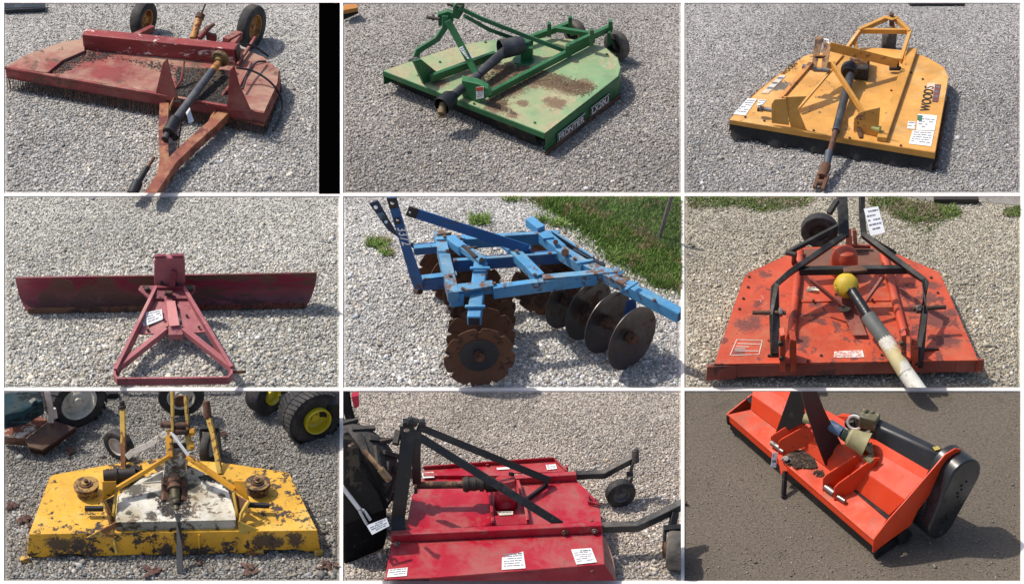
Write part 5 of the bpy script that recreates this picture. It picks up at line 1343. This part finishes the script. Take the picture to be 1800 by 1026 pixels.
    MB().bar(W(1500, 40, .32), W(1530, 70, .28), .012, .012).rod(W(1530, 60, .3), W(1527, 78, .27), .014).build('linkage', STEEL, T)
bay_g()

# ================================================================ bay 8: bright red cutter behind a tractor
def bay_h():
    set_bay(1, 2)
    R = thing('rotary_cutter', 'bright red cutter with black braces and two rear caster wheels on arms', 'mower', W(850, 800))
    h = .215
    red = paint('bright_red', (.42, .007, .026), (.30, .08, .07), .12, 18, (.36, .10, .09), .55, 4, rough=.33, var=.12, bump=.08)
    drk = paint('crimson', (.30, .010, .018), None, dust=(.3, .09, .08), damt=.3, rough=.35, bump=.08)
    blk = paint('gloss_black', (.014, .014, .016), (.1, .08, .07), .06, 14, (.08, .07, .06), .3, rough=.35)
    main = [(335, 770), (372, 560), (432, 465), (1200, 440), (1245, 482), (1362, 600), (1372, 720)]
    MB().plate([W(u, v, h) for u, v in main], Z * -.01).build('deck', red, R)
    MB().wall([W(u, v, h) for u, v in main[3:7]], h - .001, .05, .01).build('rear_skirt', red, R)
    # near side panel, lower lip and end
    MB().plate([W(262, 812, .225), W(1375, 758, .225), W(1388, 920, .20), W(470, 992, .20), W(228, 1000, .20)], Z * -.012).build('side_panel', red, R)
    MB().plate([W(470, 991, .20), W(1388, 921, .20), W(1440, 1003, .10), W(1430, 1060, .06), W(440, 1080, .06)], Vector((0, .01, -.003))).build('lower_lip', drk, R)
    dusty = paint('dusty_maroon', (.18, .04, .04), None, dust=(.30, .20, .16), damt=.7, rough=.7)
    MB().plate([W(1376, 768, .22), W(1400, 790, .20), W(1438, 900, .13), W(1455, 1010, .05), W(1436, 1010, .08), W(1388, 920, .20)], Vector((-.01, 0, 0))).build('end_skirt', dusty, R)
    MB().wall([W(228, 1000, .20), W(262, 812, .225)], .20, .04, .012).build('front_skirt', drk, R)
    # near rail: tall angle
    a, b = W(262, 812, h), W(1375, 762, h)
    nn = (b - a).normalized().cross(Z); nn = -nn if nn.y < 0 else nn
    MB().plate([a, b, b + Z * .075, a + Z * .075], nn * .05).build('near_rail', red, R, bevel=.006)
    for u, v in ((292, 805), (1178, 746), (1335, 740)): MB().rod(W(u, v, .25) + nn * -.01, W(u, v, .25) - nn * .022, .022, n=14).rod(W(u, v, .25), W(u, v, .25) - nn * .03, .012, n=6).build('rail_bolt', STEEL, R)
    # far rail and panel
    a, b = W(905, 502, h), W(1240, 482, h)
    MB().plate([a, b, b + Z * .055, a + Z * .055], nn * .045).build('far_rail', red, R, bevel=.005)
    MB().plate([W(432, 470, h), W(905, 470, h), W(905, 455, h + .03), W(432, 452, h + .03)], nn * .03).build('far_rail', red, R)
    MB().plate([W(432, 456, .23), W(438, 408, .23), W(1118, 362, .23), W(1190, 432, .23)], Z * -.01).build('far_panel', red, R)
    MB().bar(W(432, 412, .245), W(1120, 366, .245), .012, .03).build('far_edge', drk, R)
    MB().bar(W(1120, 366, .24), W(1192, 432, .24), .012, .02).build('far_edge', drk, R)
    for u, v in ((1190, 410), (770, 395), (1322, 690), (1305, 565)): MB().bar(W(u, v + 15, h), W(u, v + 15, h) + Z * .035, .02, .03).build('lug', drk, R)
    MB().poly([W(1300, 560, h + .03), W(1305, 595, h + .02), W(1358, 608, h + .02), W(1340, 580, h + .04)], .012, .03).build('rear_bracket', drk, R)
    MB().rod(W(1322, 950, .17), W(1322, 955, .155), .014).rod(W(790, 990, .16), W(790, 998, .14), .02).build('lip_bolt', STEEL, R)
    # gearbox with its stand
    MB().plate([W(822, 640, h + .0), W(925, 636, h), W(915, 540, h), W(825, 545, h)], Z * .16).build('gearbox', red, R, bevel=.02)
    MB().rod(W(868, 610, h), W(866, 470, .40), .082, .072, 24).build('gearbox_barrel', red, R)
    MB().rod(W(895, 455, .42), W(900, 438, .44), .02).rod(W(815, 500, .38), W(760, 505, .38), .05).build('gearbox_cap', BLK, R)
    MB().poly([W(930, 490, h + .03), W(960, 580, h + .03), W(985, 700, h + .03)], .02, .05).poly([W(770, 510, h + .03), W(790, 600, h + .03), W(800, 715, h + .03)], .02, .05).build('gearbox_stand', red, R)
    MB().plate([W(800, 665, h + .05), W(985, 655, h + .05), W(995, 708, h + .02), W(800, 722, h + .02)], Z * -.008).build('stand_plate', red, R)
    # drive shaft
    MB().rod(W(180, 503, .40), W(290, 503, .40), .036).rod(W(215, 505, .40), W(252, 505, .40), .045).build('shaft_guard', BLK2, R)
    MB().rod(W(385, 505, .39), W(645, 502, .39), .026).rod(W(385, 512, .39), W(400, 512, .39), .05).build('inner_shaft', RUST, R)
    m = MB().rod(W(640, 502, .39), W(780, 490, .39), .048)
    for k in range(3): m.rod(W(650 + k * 40, 500 - k * 2, .39), W(672 + k * 40, 500 - k * 2, .39), .056 - (k % 2) * .006, n=14)
    m.build('slip_clutch', DARK, R)
    # hitch masts and braces
    a = VP(W(265, 760, .26), W(360, 760, .26))
    MB().poly([W(345, 190, .95), W(348, 280, .84), W(325, 480, .60), W(300, 670, .32), W(300, 760, .24)], .095, .022, Vector((0, 1, .3))).build('hitch_mast', blk, R)
    MB().poly([W(400, 215, .92), W(395, 350, .74), W(398, 495, .48)], .06, .022, Vector((0, 1, .3))).build('hitch_mast', blk, R)
    MB().plate([W(322, 175, .98), W(375, 175, .98), W(395, 260, .86), W(330, 270, .86)], Vector((0, .05, 0))).build('mast_head', blk, R)
    MB().rod(W(345, 212, .96), W(345, 219, .95), .022).build('mast_bolt', STEEL, R)
    MB().rod(W(350, 165, 1.0), W(400, 175, .98), .03).rod(W(410, 180, .98), W(440, 175, .98), .03).rod(W(365, 150, 1.0), W(372, 175, .98), .02).build('top_pin', blk, R)
    up = Vector((0, .5, 1))
    MB().bar(W(372, 226, .90), W(1158, 712, .26), .03, .054, up).build('brace', blk, R)
    MB().bar(W(405, 196, .94), W(1092, 478, .28), .028, .050, up).build('brace', blk, R)
    MB().rod(W(1080, 465, .29), W(1082, 478, .27), .03).build('brace_bolt', DARK, R)
    MB().bar(W(1085, 500, .22), W(965, 590, .23), .022, .03).build('deck_strap', blk, R)
    MB().bar(W(295, 258, .88), W(205, 275, .86), .02, .025).bar(W(300, 220, .9), W(285, 290, .85), .04, .05).build('top_link', DARK, R)
    MB().bar(W(370, 420, .5), W(370, 470, .45), .08, .05).build('lower_clevis', DARK, R)
    MB().rod(W(395, 442, .46), W(395, 450, .44), .02).build('clevis_pin', STEEL, R)
    MB().plate([W(270, 680, .30), W(330, 690, .30), W(320, 760, .24), W(265, 760, .24)], Vector((0, .04, 0))).build('lower_bracket', DARK, R)
    # tail arms
    tb = paint('arm_black', (.03, .03, .028), (.12, .10, .08), .15, 9, (.14, .12, .10), .5, 5, rough=.45)
    MB().poly([W(1235, 452, .23), W(1385, 447, .23), W(1450, 410, .26), W(1552, 358, .31)], .045, .05).build('tail_arm', tb, R)
    MB().poly([W(1372, 728, .23), W(1560, 722, .23), W(1680, 665, .27), W(1830, 590, .32)], .055, .058).build('tail_arm', tb, R)
    MB().rod(W(1550, 320, .38), W(1552, 385, .30), .026).rod(W(1548, 315, .385), W(1562, 322, .38), .022).build('spindle', tb, R)
    MB().bar(W(1540, 380, .30), W(1522, 450, .20), .02, .03, Vector((0, 1, 0))).plate([W(1505, 455, .21), W(1540, 450, .21), W(1540, 480, .19), W(1505, 485, .19)], Vector((0, .05, 0))).bar(W(1530, 470, .19), W(1475, 545, .12), .02, .05).build('caster_fork', tb, R)
    cc = W(1472, 545, .11); ax = Vector((.25, -.97, 0))
    t = tyre('tyre', cc, ax, .108, .07, TYRE, R, .52)
    rim(cc, ax, .056, .075, paint('rim_grey', (.14, .14, .14), None, rough=.5), t)
    cc = W(1735, 850, .135); ax = Vector((.985, -.12, 0))
    t = tyre('tyre', cc + Vector((.06, 0, 0)), ax, .135, .17, DTYRE, R, .5)
    rim(cc + Vector((.02, 0, 0)), ax, .06, .17, RUST, t)
    MB().bar(W(1760, 650, .28), W(1740, 735, .22), .05, .04, Vector((0, 1, 0))).bar(W(1700, 735, .24), W(1800, 728, .24), .05, .03).bar(W(1708, 735, .23), W(1700, 860, .12), .02, .05, Vector((0, 1, 0))).build('caster_fork', BLK, R)
    # stickers
    hs = h
    decal([W(848, 862, .208), W(958, 852, .21), W(972, 944, .203), W(846, 952, .203)], R, WHITE, INK, 6, seed=1, head=1)
    decal([W(1212, 845, .212), W(1318, 838, .213), W(1348, 912, .205), W(1240, 924, .204)], R, WHITE, INK, 6, seed=2, head=1)
    decal([W(250, 950, .205), W(350, 940, .206), W(345, 984, .202), W(240, 992, .202)], R, WHITE, INK, 3, seed=3)
    decal([W(425, 442, .232), W(485, 436, .232), W(490, 466, .232), W(430, 470, .232)], R, WHITE, INK, 3, seed=4)
    decal([W(1078, 400, .232), W(1130, 396, .232), W(1138, 420, .232), W(1085, 426, .232)], R, WHITE, INK, 3, seed=5)
    decal([W(818, 415, .232), W(890, 410, .232), W(888, 422, .232), W(822, 426, .232)], R, WHITE, None, 0, seed=6)
    decal([W(820, 646, h + .05), W(905, 644, h + .05), W(905, 662, h + .05), W(835, 666, h + .05)], R, paint('cream_label', (.7, .62, .5), None), INK, 1, seed=7)
    # ------------------------------------------------ the tractor
    T = thing('tractor', 'dark tractor rear with a lugged tyre and red light, hitched to the bright red cutter', 'tractor', W(60, 640))
    shade_blk = paint('shade_black', (.004, .004, .005), (.03, .025, .02), .15, 9, rough=.85, spec=.15)  # near-black colour stands for the deep shade on the tractor's rear
    ax = Vector((-.45, -.89, 0))
    cc2 = W(52, 420, .42)
    t = tyre('tyre', cc2, ax, .345, .24, rubber('lug_rubber', (.035, .033, .032), (.16, .14, .12), .5), T, .55, lugs=16, lugh=.03)
    rim(cc2, ax, .18, .2, shade_blk, t)
    a = VP(W(-20, 740, 0), W(230, 740, 0))
    MB().plate([W(-60, 250, .86), W(40, 268, .86), W(90, 340, .84), W(135, 450, .76), W(200, 540, .66), W(245, 640, .52), W(-60, 760, .40)], Vector((.0, .10, 0))).build('shade_fender', shade_blk, T, bevel=.02)  # tall block shaped to shade the deck and stand over the shadowed ground
    MB().plate([W(-60, 330, .74), W(70, 345, .74), W(170, 460, .64), W(240, 560, .5), W(225, 640, .4), W(-60, 760, .3)], Z * -.34).build('axle_housing', shade_blk, T, bevel=.02)  # raised and enlarged so that its shadow reaches the deck
    MB().plate([W(-40, 560, .56), W(200, 540, .56), W(240, 600, .48), W(150, 700, .34), W(-40, 880, .10)], Vector((0, .05, 0))).build('gearcase', shade_blk, T, bevel=.02)
    MB().rod(W(85, 575, .58), W(88, 580, .56), .02).build('plug', STEEL, T)
    MB().poly([W(15, -20, .95), W(30, 90, .84), W(55, 180, .74), W(60, 260, .66)], .06, .05, Vector((0, 1, 0))).rod(W(60, 180, .74), W(75, 240, .68), .008).build('roll_bar', shade_blk, T)
    MB().bar(W(-10, 170, .76), W(60, 185, .74), .03, .04).bar(W(10, 240, .68), W(80, 170, .74), .015, .03).bar(W(40, 280, .64), W(110, 215, .68), .02, .05).build('lever', shade_blk, T)
    MB().rod(W(52, 290, .92), W(54, 298, .91), .024).build('pin', STEEL, T)
    MB().plate([W(52, 40, .90), W(90, 32, .90), W(94, 90, .84), W(70, 104, .83)], Vector((0, .05, 0))).build('tail_light', paint('lens_red', (.42, .02, .04), None, rough=.2), T, bevel=.01)
    MB().bar(W(120, 322, .90), W(215, 430, .82), .022, .03).bar(W(205, 418, .82), W(255, 480, .74), .04, .035).build('lift_arm', paint('tan_rust', (.28, .18, .09), (.14, .07, .04), .35, 14), T)
    MB().bar(W(150, 500, .38), W(250, 508, .38), .05, .05).build('drawbar', shade_blk, T)
    st = paint('zinc', (.42, .43, .46), None, rough=.35, metal=.3)
    MB().rod(W(-20, 480, .70), W(98, 635, .56), .016).bar(W(95, 632, .56), W(122, 640, .55), .02, .02).bar(W(95, 640, .56), W(135, 712, .48), .014, .02).bar(W(122, 640, .55), W(155, 690, .50), .014, .02).build('stabilizer_link', st, T)
    price_tag([W(132, 716, .48), W(238, 676, .50), W(254, 718, .46), W(162, 766, .43)], 'white tag hung on the silver link in front of the bright red cutter', lines=4, seed=2)
bay_h()

# ================================================================ bay 9: orange flail mower
def bay_i():
    set_bay(2, 2)
    R = thing('flail_mower', 'orange flail mower with black belt cover, black masts and a beige shaft guard', 'mower', W(1100, 760))
    org = paint('flail_orange', (.66, .050, .009), (.22, .05, .03), .13, 16, (.46, .08, .04), .35, 4, rough=.48, var=.1, bump=.06, spec=.4)
    flo = paint('flail_floor', (.62, .055, .013), (.22, .08, .05), .12, 10, (.26, .11, .07), .4, 3.5, rough=.62, bump=.1, spec=.35)
    blk = paint('satin_black', (.016, .018, .022), (.06, .06, .06), .06, 14, None, rough=.38, bump=.06)
    blkp = paint('box_black', (.014, .016, .019), None, dust=(.04, .04, .04), damt=.3, rough=.42, bump=.05)
    F0, F1 = W(236, 132, .17), W(1012, 800, .17)
    G0, G1 = W(358, 106, .25), W(1088, 664, .25)
    C0, C1 = W(366, 32, .38), W(1172, 580, .38)
    T0, T1 = W(372, -40, .47), W(1272, 470, .47)
    th = Vector((0, 0, -.012))
    MB().plate([F0, F1, G1, G0], th).build('floor', flo, R)
    MB().plate([F0, F1, F1 - Z * .055, F0 - Z * .055], Vector((.01, .01, 0))).build('front_lip', org, R)
    MB().plate([G0, G1, C1, C0], Vector((.008, .006, -.006))).build('lower_back_plate', org, R)
    MB().plate([C0, C1, T1, T0], Vector((.008, .006, -.008))).build('upper_back_plate', org, R)
    d = (F1 - F0).normalized()
    side = Vector((-d.y, d.x, 0)) if -d.y > 0 else Vector((d.y, -d.x, 0))
    if side.y < 0: side = -side
    MB().plate([T0 + side * .0, T1, T1 + side * .10 + Z * .02, T0 + side * .10 + Z * .02], th).build('hood', org, R)
    # end plates
    eR = VP(W(1005, 850, .06), W(1200, 745, .06))
    eR = VP(F1 + d * .012, F1 + d * .012 + side)
    def e_(u, v): return eR(u, v)
    MB().plate([e_(1004, 862), e_(1008, 792), e_(1085, 690), e_(1175, 590), e_(1270, 480), (e_(1385, 345)), e_(1440, 312), e_(1472, 318), e_(1400, 430), e_(1240, 640), e_(1205, 715), e_(1100, 790)], d * -.012).build('end_plate', org, R)
    eL = VP(F0, F0 + side)
    MB().plate([eL(232, 135), eL(366, 28), eL(372, 60), eL(358, 108), eL(250, 138)], d * -.012).build('end_plate', org, R)
    MB().plate([eL(228, 135), eL(262, 150), eL(265, 185), eL(232, 180)], d * .02).build('skid_foot', BLK, R)
    g = VP(W(400, 205, .18), W(400, 205, .18) + side)
    MB().plate([g(392, 208), g(470, 138), g(466, 192)], d * -.01).build('gusset', org, R)
    # skids and flap underneath
    a, b = F1 - Z * .06, W(1205, 735, .10)
    MB().plate([W(1010, 862, .06), W(1200, 742, .08), W(1215, 765, .01), W(1020, 895, .008)], -d * .03).build('skid_foot', BLK, R)
    u0 = F0 - Z * .06 + side * .03; u1 = F1 - Z * .06 + side * .03
    MB().plate([u0, u1, u1 - Z * .09, u0 - Z * .09], side * .01).build('rubber_flap', BLK2, R)
    MB().rod(F0 + side * .28 + Z * -.09, F1 + side * .28 + Z * -.09, .06, n=16).build('ground_roller', BLK, R)
    MB().plate([F0 + side * .16 + Z * .07, F1 + side * .16 + Z * .07, F1 + side * .42 + Z * .06, F0 + side * .42 + Z * .06], Z * .012).build('rotor_housing', BLK, R)
    # clevis plates
    def clev(pts, p0, p1, p2, t=.014, name='clevis_plate'):
        q = PL(W(*p0), W(*p1), W(*p2)); return MB().plate([q(u, v) for u, v in pts], -q.n * t).build(name, org, R, bevel=.004)
    clev([(462, 318), (463, 250), (480, 236), (655, 130), (665, 170), (500, 330)], (462, 318, .15), (463, 250, .26), (655, 140, .52))
    clev([(520, 358), (503, 340), (504, 278), (520, 262), (650, 190), (690, 240), (690, 280)], (512, 350, .17), (508, 275, .29), (655, 190, .47))
    clev([(738, 556), (740, 472), (758, 450), (912, 352), (940, 370), (900, 455), (765, 560)], (738, 556, .15), (740, 472, .29), (912, 356, .46))
    clev([(798, 608), (800, 520), (820, 498), (1010, 362), (1042, 362), (1005, 410), (975, 470), (965, 545), (822, 604)], (798, 608, .15), (800, 520, .29), (1030, 365, .49))
    MB().rod(W(468, 280, .22), W(515, 312, .22), .02).rod(W(505, 310, .22), W(532, 330, .22), .013).build('clevis_pin', STEEL, R)
    MB().rod(W(752, 512, .22), W(800, 548, .22), .021).rod(W(815, 562, .22), W(858, 590, .22), .015).build('clevis_pin', STEEL, R)
    MB().bar(W(975, 310, .33), W(1030, 335, .33), .04, .12).build('red_bracket', org, R)
    # parking stand
    MB().plate([W(502, 362, .18), W(545, 378, .18), W(560, 400, .17), W(548, 455, .10), W(515, 448, .10)], side * .03).build('stand_socket', org, R)
    MB().bar(W(540, 430, .14), W(532, 572, .005), .028, .03, side).build('stand_leg', BLK, R)
    MB().rod(W(520, 365, .20), W(575, 370, .20), .012).rod(W(545, 362, .22), W(545, 372, .19), .022).build('stand_pin', STEEL, R)
    # masts
    pl = VP(W(765, 440, .17), W(765, 440, .17) + Vector((1, .35, 0)))
    lp = [pl(u, v) for u, v in ((612, -30), (690, -30), (742, 100), (872, 362), (818, 400), (765, 442), (700, 270), (640, 90))]
    MB().plate(lp, pl.n * .02).build('mast', blk, R)
    for u, v in ((648, 40), (705, 82)): MB().rod(pl(u, v), pl(u, v) + (CAM - pl(u, v)).normalized() * .012, .014).build('mast_bolt', BLK, R)
    m = MB(); a, b = pl(700, 275), pl(805, 232)
    for k in range(14):
        p = a.lerp(b, k / 13) + (CAM - a).normalized() * .005; m.bar(p, p + Vector((.006, 0, .02)), .008, .008)
    m.build('tread_strip', BLK2, R)
    p3 = PL(W(490, 240, .25), W(640, 180, .50), W(605, 0, .80))
    MB().plate([p3(u, v) for u, v in ((582, -30), (628, -30), (640, 180), (560, 215), (492, 246), (490, 225))], -p3.n * .02).build('mast', blk, R)
    # beige guard and shaft
    bei = paint('beige_guard', (.34, .31, .15), (.50, .46, .28), .2, 9, (.22, .19, .10), .4, 5, rough=.55)
    c0, c1 = W(885, 252, .56), W(972, 292, .53)
    L_ = (c1 - c0).length
    MB().lathe(c0, c1 - c0, [(.04, -.03), (.068, 0), (.072, L_ * .5), (.090, L_), (.083, L_), (.064, L_ * .5), (.058, .01), (0, .01)], 32).build('shaft_guard', bei, R, bevel=0)
    MB().rod(c0, W(842, 228, .58), .05, .045).build('guard_collar', paint('green_black', (.02, .035, .02), (.4, .34, .25), .35, 10, rough=.5), R)
    MB().rod(W(842, 228, .58), W(775, 185, .60), .040).build('shaft', paint('steel_blue', (.08, .13, .22), (.3, .27, .2), .3, 12, rough=.4), R)
    MB().rod(W(775, 185, .60), W(640, 150, .60), .035).build('shaft', bei, R)
    bra = paint('brass_dirt', (.24, .19, .09), (.07, .05, .03), .4, 22, rough=.5)
    MB().rod(W(955, 290, .54), W(995, 330, .50), .022).bar(W(985, 280, .54), W(1002, 370, .45), .03, .025, side).bar(W(955, 360, .47), W(1020, 375, .46), .03, .03).rod(W(975, 355, .48), W(1000, 385, .46), .03).build('universal_joint', bra, R)
    # gearbox
    gb = paint('gearbox_brown', (.055, .035, .03), (.13, .11, .08), .3, 14, rough=.55)
    k = W(935, 205, .46)
    MB().bar(k, k + Z * .13, .12, .11, d).build('gearbox', gb, R, bevel=.012)
    MB().bar(W(940, 150, .60), W(1030, 175, .60), .10, .10).rod(W(962, 125, .64), W(965, 102, .67), .02).rod(W(1000, 130, .64), W(1003, 112, .66), .016).build('gearbox_flange', paint('khaki_iron', (.10, .09, .05), (.2, .18, .12), .25, 14), R, bevel=.01)
    MB().lathe(W(908, 172, .56), Vector((-.4, -.9, .2)), [(.045, 0), (.058, 0), (.058, .012), (.045, .012), (.045, 0)], 26).build('seal_ring', WHITE, R, bevel=0)
    MB().rod(W(908, 178, .53), W(858, 182, .51), .028).build('input_shaft', BLK, R)
    MB().plate([W(795, 150, .42), W(815, 138, .44), W(885, 145, .44), W(905, 200, .38), W(840, 190, .39)], side * .05).build('rear_bracket', org, R)
    # long black box
    A0, A1 = W(990, 178, .60), W(1372, 345, .60)
    B0, B1 = W(1032, 144, .60), W(1388, 316, .60)
    D0, D1 = W(975, 252, .47), W(1290, 442, .47)
    vs = [A0, A1, B1, B0, D0, D1, Vector((B1.x, B1.y, .47)), Vector((B0.x, B0.y, .47))]
    MB().add(vs, [(0, 1, 2, 3), (4, 7, 6, 5), (0, 4, 5, 1), (1, 5, 6, 2), (2, 6, 7, 3), (3, 7, 4, 0)]).build('belt_tunnel', blkp, R, bevel=.022)
    decal([W(1318, 306, .603), W(1345, 300, .603), W(1358, 316, .603), W(1330, 324, .603)], R, paint('yellow_label', (.7, .5, .05), None), INK, 2, name='sticker')
    MB().bar(W(1080, 322, .44), W(1290, 440, .44), .02, .03).build('hood_edge', org, R)
    MB().bar(W(1020, 290, .43), W(1275, 462, .45), .06, .02).build('gap_shade', BLK, R)  # solid black bar standing in for the shaded gap below the belt box
    MB().rod(W(1015, 305, .45), W(1090, 345, .45), .008).build('guide_rod', STEEL, R)
    # black belt cover: rounded slab facing outward along the machine
    pt, pb = W(1478, 440, .44), W(1345, 692, .20)
    # keep both circles in one upright plane across the machine
    base = VP(pb, pb + side)
    pt, pb = base(1474, 455), base(1352, 700)
    ax = (pt - pb).normalized(); u_ = ax.cross(d).normalized()
    r1, r2 = .145, .118
    ring = []
    for k in range(21):
        a = -math.pi / 2 + math.pi * k / 20; ring.append(pt + (ax * math.cos(a) + u_ * math.sin(a)) * r1)
    for k in range(21):
        a = math.pi / 2 + math.pi * k / 20; ring.append(pb + (ax * math.cos(a) + u_ * math.sin(a)) * r2)
    MB().plate([p + d * .03 for p in ring], -d * .21).build('belt_cover', paint('cover_black', (.016, .018, .021), (.07, .07, .07), .05, 8, (.06, .055, .05), .3, 4, rough=.3, bump=.05), R, bevel=.012)
    m = MB()
    for (f0, s0) in ((.05, 0), (.12, .02), (.19, .0), (.60, .02), (.68, .0), (.76, .02), (.84, .0), (.93, .03)):
        p = pb.lerp(pt, f0) + u_ * s0 + d * .03
        m.rod(p + d * .001, p + d * .003, .010, n=12)
    m.build('vent_holes', paint('hole_black', (.002, .002, .002), None, rough=1), R, bevel=0)
    # debris and tag
    fm = paint('leaf_dark', (.045, .03, .022), (.12, .09, .06), .4, 30, rough=.95)
    lev = PL(F0, F1, G1)
    f = flakes([(535, 385), (580, 335), (640, 325), (700, 370), (705, 420), (600, 415)], lambda u, v: lev(u, v) + Z * .01, 1100, .015, 6)
    o = f.build('dead_leaves', fm, None, bevel=0); tag(o, 'heap of dark dry leaves on the floor of the orange flail mower', 'leaves', kind='stuff')
    f = flakes([(690, 430), (740, 430), (745, 465), (715, 455)], lambda u, v: lev(u, v) + Z * .004, 120, .010, 7)
    o = f.build('dead_leaves', fm, None, bevel=0); tag(o, 'few dry leaf crumbs beside the black mast foot on the orange floor', 'leaves', kind='stuff')
    price_tag([W(474, 335, .20), W(500, 330, .20), W(492, 412, .10), W(464, 408, .10)], 'small white tag hanging at the front edge of the orange flail mower', lines=2, seed=5)
    o = MB().rod(W(-6, 597, .02), W(24, 598, .02), .012).build('twig', DARK, None); tag(o, 'short dark stick at the left edge of the brown dirt bay', 'stick')
bay_i()
